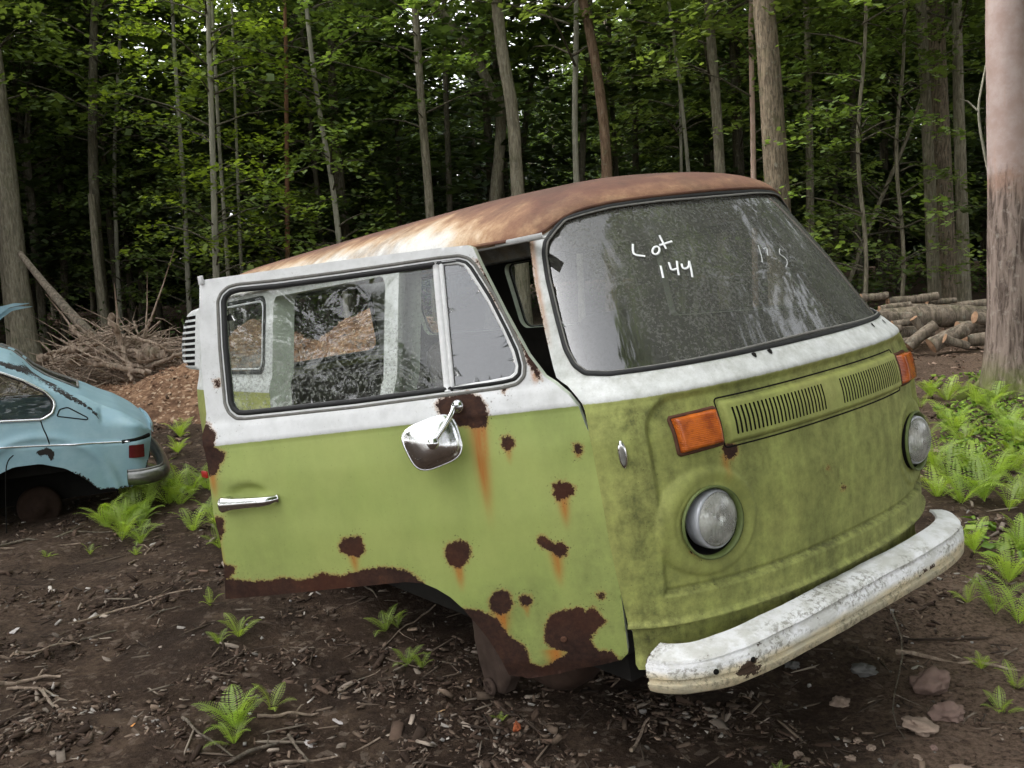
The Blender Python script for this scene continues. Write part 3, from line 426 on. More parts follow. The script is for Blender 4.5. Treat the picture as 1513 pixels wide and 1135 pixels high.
def _sm(T):
    v=np.interp(_zz,ZK,T);k=np.hanning(15);k/=k.sum();return np.convolve(np.pad(v,7,'edge'),k,'valid')
XFs,WKs,AKs,QKs=[_sm(T) for T in (XF,WK,AK,QK)]
def itp(T,z):return np.interp(z,_zz,T)
def body0(phi,z):
    xf,w,a,q=itp(XFs,z),itp(WKs,z),itp(AKs,z),itp(QKs,z)
    p=np.abs(phi);x0=xf-a
    x=np.where(p<PI/2,x0+a*np.cos(np.minimum(p,PI/2)),x0-(p-PI/2)*a)
    y=np.where(p<PI/2,w*np.sin(np.minimum(p,PI/2))**(2/q),w)*np.sign(phi)
    return np.stack([x,y,z+0*x],-1)
def grad_n(f,a,b,e=.004):
    du=f(a+e,b)-f(a-e,b);dv=f(a,b+e)-f(a,b-e);n=np.cross(du,dv)
    return n/np.maximum(np.linalg.norm(n,axis=-1),1e-9)[...,None]
def body_n(phi,z):
    n=grad_n(body0,phi,z);return n*np.where((n[...,0]*1+n[...,1]*np.sign(phi)*.01)<0,-1,1)[...,None]
HX_,HZ_,HR=1.020,.773,.107      # headlamp plane x, height, ring hole radius
HYC=.566
def belt(z):return .007*(smoothstep(1.165,1.178,z)*(1-smoothstep(1.225,1.25,z)))
def fdisp(phi,z):
    P=body0(phi,z);y=P[...,1];x=P[...,0]
    d=belt(z)
    # recessed front field
    ay=np.abs(y);R=.11
    qx=np.maximum(ay-(.715-R),0);qz=np.maximum(np.abs(z-.865)-(.30-R),0)
    s=np.sqrt(qx**2+qz**2)-R
    s=np.where((z<.865),np.maximum(ay-.715,0)*0+np.maximum(ay-.715,.575-z),s)
    d=d-.018*smoothstep(.007,-.009,s)
    d=d-.008*np.exp(-((z-.580)/.0045)**2)*(ay<.72)
    # lip above the step recess
    lz=.478+.02*(y+.8)/1.6
    d=d+.016*np.exp(-((z-lz-.005)/.007)**2)-.026*smoothstep(lz-.001,lz-.010,z)*smoothstep(.30,.40,z)*1.0
    return d
def bodyf(phi,z,off=0.):
    P=body0(phi,z)+body_n(phi,z)*(fdisp(phi,z)+off)[...,None]
    # headlamp bowls: blend the skin to a plane facing forward
    for s in (-1,1):
        r=np.sqrt((P[...,1]-s*HYC)**2+(P[...,2]-HZ_)**2)
        k=smoothstep(.175,.120,r)
        k=k*.42;P=P+body_n(phi,z)*(.008*smoothstep(.170,.156,r)-.016*smoothstep(.150,.106,r)+.005*np.exp(-((r-.108)/.006)**2))[...,None];tgt=HX_+.004
        P[...,0]=P[...,0]*(1-k)+tgt*k
    return P
def ring2(poly,phi_scale=.9):
    p=np.array(poly,float).copy();p[:,0]*=phi_scale;return p
def rim(loop,dirv,mat,parent,name,depth=.1,n=1,attrs=None):
    L=np.asarray(loop);k=len(L);D=np.asarray(dirv,float)
    V=np.concatenate([L,L+D*depth]);i=np.arange(k);j=(i+1)%k
    return V,np.stack([i,j,j+k,i+k],1)
# lower edge of the roof skin, as height over the plan angle
ZBT=np.interp(np.linspace(0,PI/2,80),[0,.5,.70,.80,.90,.98,1.05,1.15,1.3,PI/2],[1.790,1.786,1.778,1.768,1.748,1.724,1.708,1.703,1.703,1.706])
ZBT=np.convolve(np.pad(ZBT,4,'edge'),np.ones(9)/9,'valid')
def zbase(t):return np.interp(np.abs(t),np.linspace(0,PI/2,80),ZBT)
# ---- front panel
edge=np.array(D['edge']);ws=np.array(D['ws'])
nearE=[tuple(p) for p in edge]
outl=[(t,float(zbase(t))+.004) for t in np.linspace(-1.1,1.1,40)]
outline=np.array([(a,b) for a,b in nearE]+[(a,.335) for a in np.linspace(-1.25,1.25,9)]+[(-a,b) for a,b in nearE[::-1]]+[(a,b) for a,b in outl[::-1]])
ws_full=np.concatenate([ws,[(-.3,1.772),(0,1.774),(.3,1.772)],np.stack([-ws[::-1,0],ws[::-1,1]],1),[(.6,1.246),(.2,1.246),(-.2,1.246),(-.6,1.246)]])
ws_full=smooth_poly(resample(ws_full,.04),2)
# headlamp hole in (phi,z) : invert y->phi
def y2phi(y,z):
    w,q=itp(WKs,z),itp(QKs,z);return np.sign(y)*np.arcsin(np.clip((np.abs(y)/w),0,1)**(q/2))
ang=np.linspace(0,2*PI,40,endpoint=False)
holes=[ring2(ws_full)]
for s in (-1,1):
    yy=s*HYC+HR*np.cos(ang);zz=HZ_+HR*np.sin(ang);holes.append(ring2(np.stack([y2phi(yy,zz),zz],1)))
V2,T,ol,hl=tri2d(ring2(outline),holes,.0075)
phi=V2[:,0]/.9;z=V2[:,1]
P=bodyf(phi,z)
rustv=np.full(len(P),-.2)
for r in D['fr_rust']:rustv=np.maximum(rustv,sdf(np.stack([phi*.9,z],1),np.array(r)*[.9,1]))
# rust creeping along pillar edge and top corner and lamp bowl rims
rustv=np.maximum(rustv,np.where((z>1.35),.004-np.abs(np.abs(phi)-np.interp(z,edge[::-1,1],-edge[::-1,0]))*.9,-.2)-.004*(z<1.6))
rr=np.sqrt((P[:,1]+HYC)**2+(P[:,2]-HZ_)**2);rustv=np.maximum(rustv,np.where(z<.70,.112-rr,-.2)-.004)
gr=np.where(z<1.17,.62,.34)+.38*smoothstep(.40,.55,z)*smoothstep(.95,.62,z)*0+.30*smoothstep(.62,.40,z)+.75*np.exp(-((z-.578)/.006)**2)*(np.abs(phi)<1.0)+.5*np.exp(-((z-.462-.0125*(P[:,1]+.8))/.008)**2)+.25*np.exp(-((z-1.12)/.03)**2)*(np.abs(phi)<1.1)  # dark lines in the groove and under the lip: shade painted over the grime
gr+=.22*np.exp(-((np.abs(phi)-1.05)/.14)**2)*(z<1.15)
gr-=.25*smoothstep(.05,.0,np.abs(rr-.135))
dws=segdist(V2,ring2(ws_full));gr+=.25*np.exp(-(dws/.02)**2)
stv=np.zeros(len(P));stv=np.maximum(stv,.7*np.exp(-((P[:,1]+.487)/.012)**2)*smoothstep(.975,.96,z)*smoothstep(.86,.96,z))
stv=np.maximum(stv,.6*np.exp(-((phi+np.interp(z,edge[::-1,1],-edge[::-1,0])-.02)/.02)**2)*smoothstep(1.3,1.5,z))
Vs=[P];Fs=[T.tolist()];k=len(P)
mb=MB();mb.add(P,T)
fo=mb.build('front_panel',M['body_paint'],van,attrs={'white':z-1.172,'rust':rustv,'streak':stv,'grime_shade':np.clip(gr,0,1)})
# door-edge flanges so the panel has thickness
def flange(pts2,f,dirf,depth,name,mat,parent,closed=False):
    pts=resample(pts2,.02,closed);L=f(pts)
    Dv=dirf(L);V=np.concatenate([L,L+Dv*depth]);n=len(L);i=np.arange(n if closed else n-1);j=(i+1)%n
    return V,np.stack([i,j,j+n,i+n],1)
for s in (-1,1):
    fl=MB()
    pts=np.array(nearE)*[-s if s>0 else 1,1];pts=np.array([(abs(a)*s,b) for a,b in nearE])
    V,F=flange(pts,lambda p:bodyf(p[:,0],p[:,1]),lambda L:np.array([-.55,-.6*s,0])+0*L,.09,'',None,None);fl.add(V,F);fl.build('door_jamb',M['whitetrim'],van)
# ---- windscreen, rubber seal, trim
insh=ring2(ws_full)
V2,T,_,_=tri2d(insh,[],.03);phi=V2[:,0]/.9;z=V2[:,1]
Pg=body0(phi,z)+body_n(phi,z)*(-.006)
gs=np.clip(.25+.85*smoothstep(-.95,-.55,phi+(z-1.3)*.5)+.0*z,0,1)
wo=mesh_np('windscreen',Pg,T,M['windscreen'],van,attrs={'grime_shade':gs*1.0})
W3=lambda p2,off:body0(p2[:,0],p2[:,1])+body_n(p2[:,0],p2[:,1])*off
wl=resample(ws_full*[.9,1],.02)/[.9,1]
wn=body_n(wl[:,0],wl[:,1])
mb=MB();mb.tube(W3(wl,.003),.0085,True,8,up=wn,squash=.75);mb.build('windscreen_seal',M['rubber'],van)
cen=np.array([0,1.51]);wl2=wl*[.9,1];c2=cen*[.9,1];dd=wl2-c2;wl2=(c2+dd*(1-.013/np.linalg.norm(dd,axis=1))[:,None])/[.9,1]
mb=MB();mb.tube(W3(wl2,.005),.0045,True,6,up=body_n(wl2[:,0],wl2[:,1]),squash=.6);mb.build('windscreen_trim',M['greyrub'],van)
# ---- handwriting on the glass
def stroke(mb,st,r):
    p=smooth_poly(np.array(st,float),2,False);p=resample(p*[.9,1],.006,False)/[.9,1]
    mb.tube(W3(p,.0012),r,False,6,up=body_n(p[:,0],p[:,1]),squash=.25)
for grp in ([0],[1],[2,3],[4],[5,6],[7,8]):
    mb=MB()
    for i in grp:stroke(mb,D['strokes'][i],.0042)
    mb.build('marker_letter',M['marker_ink'],wo)
for s in D['strokes_faint']:
    mb=MB();stroke(mb,s,.0028);mb.build('faded_letter',M['marker_faint'],wo)
# ---- helpers for add-ons that follow the front skin
def frontmap(y,z,off):
    ph=y2phi(y,z);return body0(ph,z)+body_n(ph,z)*(off+fdisp(ph,z))[...,None]
def pillow(name,poly,h,mat,parent,e=.012,mapf=frontmap,base=0.,step=.006,attrs=None):
    V2,T,ol,_=tri2d(poly,[],step);d=segdist(V2,ol)
    o=h*np.sqrt(np.clip(1-(1-np.clip(d/e,0,1))**2,0,1))+base
    return mesh_np(name,mapf(V2[:,0],V2[:,1],o),T,mat,parent,attrs=attrs)
# grille
gz0,gz1=.992,1.128
gp_=rrect(-.478,gz0,.478,gz1,.008);gh=[]
for s in (-1,1):
    for k in range(25):
        y=s*(.052+k*.0163);gh.append(rrect(y-.0036,1.018,y+.0036,1.102,.0034,3))
V2,T,ol,_=tri2d(gp_,gh,.007)
dd=np.minimum(segdist(V2,ol),.02);of=.016*smoothstep(0,.012,dd)
yy,zz=V2[:,0],V2[:,1]
go=mesh_np('fresh_air_grille',frontmap(yy,zz,of),T,M['body_paint'],van,attrs={'white':np.full(len(V2),-1.),'rust':np.full(len(V2),-.03)+.02*(vnoise(yy*40,zz*40)>.93),'streak':0*yy,'grime_shade':.35+.3*np.exp(-(dd/.006)**2)})
mb=MB();b2=rrect(-.465,1.004,.465,1.116,.005);V2,T,_,_=tri2d(b2,[],.02);mb.add(frontmap(V2[:,0],V2[:,1],np.full(len(V2),.0025)),T);mb.build('grille_backing',M['dark'],van)
mb=MB();gl=resample(rrect(-.487,gz0-.009,.487,gz1+.009,.012),.02);mb.tube(frontmap(gl[:,0],gl[:,1],np.zeros(len(gl))),.0025,True,5);mb.build('grille_gasket',M['dark'],van)
# indicators
for s in (-1,1):
    q=np.array([(.497,1.002),(.500,1.110),(.640,1.104),(.634,.994)])*[s,1]
    if s>0:q=q[::-1]
    q=smooth_poly(resample(q,.02),1)
    t_=pillow('turn_signal',q,.034,M['amber'],van,.014)
    cc=q.mean(0);qq=cc+(q-cc)*1.045
    mb=MB();mb.tube(frontmap(qq[:,0],qq[:,1],np.full(len(qq),.004)),.0065,True,6);mb.build('lamp_gasket',M['rustmetal'],t_)
# headlamps
for s in (-1,1):
    hd=empty('headlight',(HX_-.004,s*HYC,HZ_),parent=van)
    yaw=Matrix.Rotation(-s*math.radians(-11),3,'Z');YW=np.array(yaw)
    V,F=lathe([(HR+.002,.016),(HR-.002,.008),(HR-.006,-.02),(HR-.010,-.075),(.03,-.10),(.0,-.10)],40);mesh_np('lamp_bucket',V@YW.T,F,M['dark'],hd)
    V,F=lathe([(HR+.004,.010),(HR+.0055,.018),(HR+.001,.022),(HR-.004,.016),(HR-.006,.0)],48);mesh_np('bowl_rim',V@YW.T+[-.006,0,0],F,M['rimpaint'],hd)
    ox=.004 if s<0 else .010;oy=.019 if s<0 else 0
    V,F=lathe([(.088,-.045),(.091,-.02),(.090,.0),(.085,.006),(.080,.002)],48);mesh_np('retaining_ring',V+[ox,oy,.004],F,M['ring'],hd)
    V,F=lathe([(.083*math.cos(t),.002+.028*math.sin(t)) for t in np.linspace(0,PI/2,14)],48);mesh_np('lens',V+[ox,oy,.004],F,M['lens'],hd)
    V,F=lathe([(.084*math.sqrt(max(0,t)),-.055+.055*t) for t in np.linspace(0,1,14)],40);mesh_np('reflector',V+[ox,oy,.004],F,M['reflector'],hd)
    V,F=lathe([(0,.0),(.012,-.004),(.014,-.02),(.012,-.05)],16);mesh_np('bulb_shield',V+[ox,oy,.004],F,M['chrome'],hd)
# oval side marker with a little tab
mphi,mz=D['marker'][0],D['marker'][1]
def mapphi(a,b,off):
    return body0(a/.9,b)+body_n(a/.9,b)*(off)[...,None]
e_=np.array([(mphi*.9+(.030)*math.cos(t),mz+.044*math.sin(t)) for t in np.linspace(0,2*PI,28,endpoint=False)])
mk=pillow('marker_lamp',e_,.012,M['chrome'],van,.014,mapphi,.0,.005)
e2=np.array([(mphi*.9+.016*math.cos(t),mz-.004+.028*math.sin(t)) for t in np.linspace(0,2*PI,20,endpoint=False)])
pillow('lamp_insert',e2,.004,M['greyrub'],mk,.006,mapphi,.012,.005)
# wiper spindle holes
for a,b in D['holes']:
    mb=MB()
    b-=.016;tri=np.array([(a*.9-.014,b+.007),(a*.9+.014,b+.009),(a*.9+.002,b-.012)]);tri=smooth_poly(tri,1)
    V2,T,_,_=tri2d(tri,[],.008);mb.add(mapphi(V2[:,0],V2[:,1],np.full(len(V2),.0095)),T);mb.build('wiper_hole',M['dark'],van)
# ---- side panels
RX=-2.95
def side0(x,z,s):
    w=itp(WKs,z);a=.40-.12*smoothstep(1.17,1.75,z);t=np.clip((RX-x)/a,0,1)
    y=w*(1-t**2.0)**(1/3.2);y=y*(1-.012*np.clip((-x-.5)/2.4,0,1)**2)
    return np.stack([x+0*z,s*y,z+0*x],-1)
def sidef(x,z,s,off=0.):
    P=side0(x,z,s);P[...,1]+=s*(belt(z)+off);return P
arch=[(-2.02,.28)]+[(-2.40+.37*math.cos(t),.30+.37*math.sin(t)) for t in np.linspace(.1,PI-.1,14)]+[(-2.78,.28)]
for s in (-1,1):
    if s<0:
        out=[(-.72,.34),(-.66,.52),(-.55,.62),(-.335,.64)]+[(-.335,1.715),(-2.95,1.715),(-2.95,.32)]+arch[::-1]
        hs=[rrect(-1.70,.70,-.45,1.665,.05),rrect(-2.76,1.275,-1.815,1.675,.06)]
    else:
        out=[(.78,.30),(.80,.8),(.775,1.17),(.67,1.245),(.57,1.39),(.49,1.547),(.42,1.70),(-2.95,1.71),(-2.95,.32)]+arch[::-1]
        fw=np.array([(.50,1.29),(.30,1.66),(-.32,1.67),(-.33,1.29)]);fw=smooth_poly(resample(fw,.08),2)
        hs=[fw,rrect(-1.60,1.28,-.52,1.68,.06),rrect(-2.76,1.28,-1.78,1.68,.06)]
    V2,T,ol,hl=tri2d(np.array(out),hs,.022)
    x,z=V2[:,0],V2[:,1];P=sidef(x,z,s)
    rv=np.maximum(-.2,.02-(z-.30)*.5)+0*x
    gr=.30+.2*(z<.6)
    o=mesh_np('side_panel',P,T,M['body_paint'],van,attrs={'white':z-1.172,'rust':rv,'streak':0*x,'grime_shade':gr})
    mb=MB()
    dep=.12 if s<0 else .05
    loops=list(hl)
    for k,h in enumerate(loops):
        L=sidef(h[:,0],h[:,1],s);V,F=rim(L,(0,-s,0),None,None,'',dep if k==0 else .04);mb.add(V,F)
    if s<0:
        L=resample(np.array([(-.335,.64),(-.335,1.715)]),.03,False);L=sidef(L[:,0],L[:,1],s);n=len(L)
        V=np.concatenate([L,L+[-.012,.05,0],L+[-.03,.05,0],L+[-.04,.13,0]]);F=[[i+n*k,i+1+n*k,i+1+n*(k+1),i+n*(k+1)] for k in range(3) for i in range(n-1)];mb.add(V,F)
    mb.build('jamb',M['jamb'],van)
    for k,h in enumerate(hs):
        if s<0 and k==0:continue
        nm='rear_window' if k==len(hs)-1 else 'side_window'
        V2,T,_,_=tri2d(h,[],.08);w_=mesh_np(nm,sidef(V2[:,0],V2[:,1],s,-.004),T,M['glass'],van,attrs={'grime_shade':np.full(len(V2),.8 if s<0 else .25)})
        hp=resample(h,.03);mb=MB();mb.tube(sidef(hp[:,0],hp[:,1],s,.002),.010,True,6,up=np.array([0,s,0]));mb.build('window_seal',M['rubber'],w_)
        if s<0:
            c=hp.mean(0);h2=c+(hp-c)*[.955,.90];mb=MB();mb.tube(sidef(h2[:,0],h2[:,1],s,.004),.006,True,6);mb.build('window_trim',M['whitetrim'],w_)
# closed far door seam + rear panel
def rearmap(th,z):
    w=itp(WKs,z);a=.40-.12*smoothstep(1.17,1.75,z);q=3.2
    y=w*.988*np.sign(th)*np.abs(np.sin(th))**(2/q)*1.0;x=RX-a*np.cos(th);return np.stack([x,y,z+0*x],-1)
out=np.array([(-PI/2,.32),(PI/2,.32),(PI/2,1.715),(-PI/2,1.715)])*[.5,1]
hole=np.array([(y2/.845,z2) for y2,z2 in rrect(-.66,1.20,.66,1.69,.09)])
def y2th(yn):return np.sign(yn)*np.arcsin(np.abs(yn)**(1.6))
hole=np.stack([y2th(hole[:,0]),hole[:,1]],1)*[.5,1]
V2,T,ol,hl=tri2d(out,[hole],.03);z=V2[:,1]
mesh_np('rear_panel',rearmap(V2[:,0]/.5,z)+np.stack([-belt(z),0*z,0*z],-1),T,M['body_paint'],van,attrs={'white':z-1.172,'rust':-.1+0*z,'streak':0*z,'grime_shade':.3+0*z})
hp=hl[0];mb=MB();mb.tube(rearmap(hp[:,0]/.5,hp[:,1]),.016,True,6);mb.build('tailgate_seal',M['rubber'],van)
# engine air intake on the rear upper corner
def rs(x,z,off):return np.stack([x-off*.6,-(itp(WKs,z)*.975+off),z+0*x],-1)
o_=np.array([(-2.98,1.29),(-3.24,1.30),(-3.325,1.36),(-3.345,1.48),(-3.30,1.60),(-3.21,1.675),(-2.98,1.69)])
o_=smooth_poly(resample(o_,.05),1);slots=[]
for k in range(9):
    zc=1.335+k*.037;xr=np.interp(zc,[1.3,1.36,1.5,1.6,1.67],[-3.25,-3.30,-3.315,-3.27,-3.20])
    slots.append(rrect(xr,zc-.011,-3.02,zc+.011,.005,3))
V2,T,ol,hl=tri2d(o_,slots,.014);d=segdist(V2,ol)
ai=mesh_np('air_intake',rs(V2[:,0],V2[:,1],.022*smoothstep(0,.02,d)+.004),T,M['body_paint'],van,attrs={'white':np.full(len(V2),1.),'rust':-.02+0*d,'streak':0*d,'grime_shade':.2+0*d})
V2,T,_,_=tri2d(o_,[],.03);mesh_np('intake_backing',rs(V2[:,0],V2[:,1],np.full(len(V2),.002)),T,M['dark'],ai)
mb=MB();mb.box((-3.13,-.845,.60),(.10,.02,.045),bev=.008);mb.build('side_reflector',M['redlens'],van,edge=40)
# ---- roof
def roof():
    n=150;m=26
    w0=.737;xr0=-2.62;xf0=.20
    th=[]
    def base(u):   # u in [0,4): closed outline
        pass
    pts=[];k1=44
    for t in np.linspace(-PI/2,PI/2,k1,endpoint=False): # front cap from -y to +y
        P_=body0(np.array([t+1e-4]),zbase(t)+0*np.array([t]))[0]+body_n(np.array([t+1e-4]),zbase(t)+0*np.array([t]))[0]*.012;pts.append((P_[0],P_[1],float(zbase(t))))
    for x in np.linspace(xf0,xr0,60,endpoint=False):pts.append((x,w0,1.706+.010*smoothstep(.2,-.4,x)))
    for t in np.linspace(PI/2,-PI/2,30,endpoint=False):
        q=2.8;pts.append((xr0-.66*math.cos(t),w0*np.sign(t)*abs(math.sin(t))**(2/q),1.716))
    for x in np.linspace(xr0,xf0,60,endpoint=False):pts.append((x,-w0,1.706+.010*smoothstep(.2,-.4,x)))
    P0=np.array([p[:2] for p in pts]);typ=np.array([float(p[2]) for p in pts]);n=len(P0)
    cx=np.clip(P0[:,0],xr0,xf0);C0=np.stack([cx,0*cx],1)
    rows=[]
    S=[1.0,1.0]+list(np.sin(np.linspace(PI/2*.965,0,m)))
    zb=typ.astype(float)
    hc=.205
    for i,s in enumerate(S):
        p=C0+(P0-C0)*s
        if i==0:zz=zb-.012;p=C0+(P0-C0)*1.0
        elif i==1:zz=zb+0
        else:
            front=1-smoothstep(.35,.75,p[:,0])*.0
            top=1.722+hc*(1-.05*((p[:,0]+1.0)/1.7)**2)-.016*smoothstep(-.3,.5,p[:,0])
            k=(1-s**2.5)**.62
            zz=zb+(top-zb)*k
        rows.append(np.stack([p[:,0],p[:,1],zz],1))
    V=np.concatenate(rows);F=[]
    R=len(rows);I,J=np.meshgrid(np.arange(R-1),np.arange(n),indexing='ij');J2=(J+1)%n
    F=np.stack([I*n+J,I*n+J2,(I+1)*n+J2,(I+1)*n+J],-1).reshape(-1,4)
    sv=np.repeat(np.array(S),n);x=V[:,0]
    near=(V[:,1]<0)
    a=.08+.58*smoothstep(.45,1.0,sv)*(1-smoothstep(-.3,.45,x))+.16*smoothstep(.8,1.0,sv)+.10*smoothstep(.6,.95,sv)*(x>-.3)*smoothstep(.75,.2,x)+.10*smoothstep(.5,.9,sv)*(x>.2)+.12*(1-smoothstep(-.2,-1.5,-x)*0)*0
    ro=mesh_np('roof',V,F,M['roof'],van,attrs={'white':a})
    # drip rail
    L=np.stack([P0[:,0],P0[:,1],zb-.004],1);c=np.stack([cx,0*cx,zb],1)
    dv=L-c;dv[:,2]=0;dv/=np.linalg.norm(dv,axis=1)[:,None]
    mb=MB();dv=dv*(1-.75*smoothstep(.35,.55,L[:,0]))[:,None];ring=[L+dv*.000,L+dv*.020+[0,0,-.004],L+dv*.022+[0,0,.006],L+dv*.018+[0,0,.008],L+dv*.016+[0,0,0.],L+dv*.0+[0,0,.003]]
    V=np.concatenate(ring);R=len(ring);I,J=np.meshgrid(np.arange(R-1),np.arange(n),indexing='ij');J2=(J+1)%n
    F=np.stack([I*n+J,I*n+J2,(I+1)*n+J2,(I+1)*n+J],-1).reshape(-1,4)
    mesh_np('drip_rail',V,F,M['roof'],van,attrs={'white':np.tile(.25+.6*(1-smoothstep(-.1,.4,L[:,0])),R)})
    # header strip between the drip rail and the side openings
roof()
mb=MB();
for s in (-1,1):
    xs=np.linspace(.60,-2.95,50);top=np.stack([xs,s*(itp(WKs,1.703+0*xs)+.002),1.705+0*xs],1);bot=np.stack([xs,s*(itp(WKs,1.69+0*xs)+.0),1.688+0*xs],1)
    if s>0:continue
    k=(xs>-.36);top=top[k];bot=bot[k];inn=bot+[0,.05,0];n=len(top)
    V=np.concatenate([top,bot,inn]);mb.add(V,[[i+n*r,i+1+n*r,i+1+n*(r+1),i+n*(r+1)] for r in range(2) for i in range(n-1)])
mb.build('door_header',M['whitetrim'],van)
# ---- bumper
th=np.linspace(-PI/2*.985,PI/2*.985,120);q=5.0
bx=.925+.238*np.cos(th);by=-.020+.828*np.sign(th)*np.abs(np.sin(th))**(2/q)
bp_=np.stack([bx,by,.392+0*bx],1);bp_=bp_[bp_[:,0]>np.where(bp_[:,1]<0,.952,.992)];bp_=resample(bp_,.012,False)
Tn=np.gradient(bp_,axis=0);Tn/=np.linalg.norm(Tn,axis=1)[:,None];Nn=np.stack([Tn[:,1],-Tn[:,0],0*Tn[:,0]],1)
sec=[(-.088,.062),(-.082,.069),(-.030,.059),(-.010,.051),(-.002,.042),(-.006,.034),(-.003,.024),(.004,.018),(.006,-.018),(-.003,-.024),(-.003,-.032),(.004,-.038),(.002,-.060),(-.012,-.070),(-.03,-.066),(-.03,-.060),(-.014,-.060),(-.006,-.05),(-.010,.044),(-.032,.052),(-.084,.061)]
wob=.016*(fbm(bp_[:,1]*6,0*bp_[:,1],0,4,3)-.5)
rows=[bp_+Nn*(a+wob)[:,None]+np.array([0,0,b])+np.stack([0*wob,0*wob,(wob*1.2 if b<0 else -.016*smoothstep(-.40,-.85,bp_[:,1])*(b>.04))],1) for a,b in [(np.float64(a),b) for a,b in sec]]
n=len(bp_);V=np.concatenate(rows);R=len(rows);I,J=np.meshgrid(np.arange(R),np.arange(n-1),indexing='ij');I2=(I+1)%R
F=np.stack([I*n+J,I*n+J+1,I2*n+J+1,I2*n+J],-1).reshape(-1,4)
yv=V[:,1];sz=V[:,2]
dend=np.minimum(np.tile(np.arange(n),R),n-1-np.tile(np.arange(n),R))*.012
rv=-.040+.042*np.exp(-(dend/.020)**2)+.034*np.exp(-((sz-.325)/.006)**2)*smoothstep(.42,.6,vnoise(yv*9,sz*0,0,5))
for cy,cz,r in [(-.62,.355,.045),(.30,.375,.028),(.36,.376,.028),(.24,.378,.02),(.62,.43,.02),(-.45,.40,.012),(.05,.41,.01)]:rv=np.maximum(rv,r-.02-np.sqrt(((yv-cy)*.55)**2+(sz-cz)**2))
rv=np.maximum(rv,-.018-.5*np.abs(sz-.420)+.012*vnoise(yv*12,0*yv,0,9));rv=np.maximum(rv,-.020-.5*np.abs(sz-.363)+.012*vnoise(yv*12,0*yv,0,8))
bo=mesh_np('front_bumper',V,F,M['bumper'],van,attrs={'rust':rv});sharp(bo,50)
for y,zc in [(-.72,.385),(-.60,.388),(.70,.392)]:
    i=np.argmin(np.abs(bp_[:,1]-y)+(bp_[:,0]<1)*5);mb=MB();p=bp_[i]+Nn[i]*.006;p[2]=zc
    V,F=lathe([(.0085,0),(.0085,.002),(0,.002)],12);ax=Nn[i];Rm=np.array(Vector((1,0,0)).rotation_difference(Vector(ax)).to_matrix());mb.add(V@Rm.T+p,F);mb.build('bolt_hole',M['dark'],bo)
# ---- underside, cabin
mb=MB();mb.box((-1.08,0,.31),(3.7,1.50,.09));mb.box((.78,0,.60),(.12,1.2,.55));mb.box((-.9,-.55,.22),(2.6,.06,.10));mb.box((-.9,.55,.22),(2.6,.06,.10))
mb.box((.02,0,.12),(.12,1.15,.12),bev=.03);mb.box((-2.4,0,.2),(.16,1.1,.16),bev=.03)
mb.build('chassis_floor',M['dark'],van,False)
V2,T,_,_=tri2d(np.array([(.70,.34),(.72,1.17),(.53,1.36),(.38,1.69),(-2.95,1.69),(-2.95,.34)]),[rrect(-1.60,1.28,-.52,1.68,.06),rrect(-2.76,1.28,-1.78,1.68,.06),fw],.06)
mesh_np('inner_wall',sidef(V2[:,0],V2[:,1],1,-.03),T,M['interior'],van)
mb=MB();mb.box((.70,0,1.10),(.26,1.36,.20),bev=.05);mb.box((.80,0,.9),(.10,1.36,.4),bev=.03);mb.build('dashboard',M['interior'],van)
st=MB();ax=np.array([-.45,0,.89]);cc=np.array([.44,.38,1.16])
u1=np.array([0,1.,0]);u2=np.cross(ax,u1);u2/=np.linalg.norm(u2)
st.tube([cc+.20*(math.cos(t)*u1+math.sin(t)*u2) for t in np.linspace(0,2*PI,40,endpoint=False)],.012,True,8)
st.tube([cc-.19*u1-ax*.03,cc-ax*.05,cc+.19*u1-ax*.03],.012);st.tube([cc-ax*.05,cc-ax*.5],.025);st.build('steering_wheel',M['interior'],van)
for yy in (-.42,.42):
    b=empty('cab_seat',(0,yy,.75),parent=van)
    mb=MB();mb.box((-.02,0,0),(.48,.50,.14),bev=.05);mb.build('cushion',M['seat'],b)
    mb=MB();mb.box((-.30,0,.32),(.13,.46,.60),bev=.06,R=Matrix.Rotation(math.radians(-12),3,'Y'));mb.build('backrest',M['seat'],b)
    mb=MB();mb.box((-.04,0,-.22),(.44,.46,.32),bev=.02);mb.build('seat_base',M['interior'],b)
b=empty('rear_bench',(-2.1,0,.72),parent=van)
mb=MB();mb.box((0,.1,0),(.55,1.1,.16),bev=.05);mb.build('cushion',M['seat'],b);mb=MB();mb.box((-.3,.1,.26),(.14,1.1,.42),bev=.05);mb.build('backrest',M['seat'],b)
mb=MB();mb.box((-2.75,0,.70),(.60,1.35,.40),bev=.03);mb.build('engine_deck',M['interior'],van)
# torn white paper by the rear window
V2,T,_,_=tri2d(np.array([(0,.0),(.10,.01),(.13,.05),(.17,.06),(.20,.13),(.16,.15),(.14,.10),(.08,.09),(.05,.05),(.01,.04)]),[],.02)
mesh_np('torn_paper',np.stack([-2.15+V2[:,0]*1.2,-.70+V2[:,1]*.25,1.31+V2[:,1]],-1),T,M['whitetrim'],van)
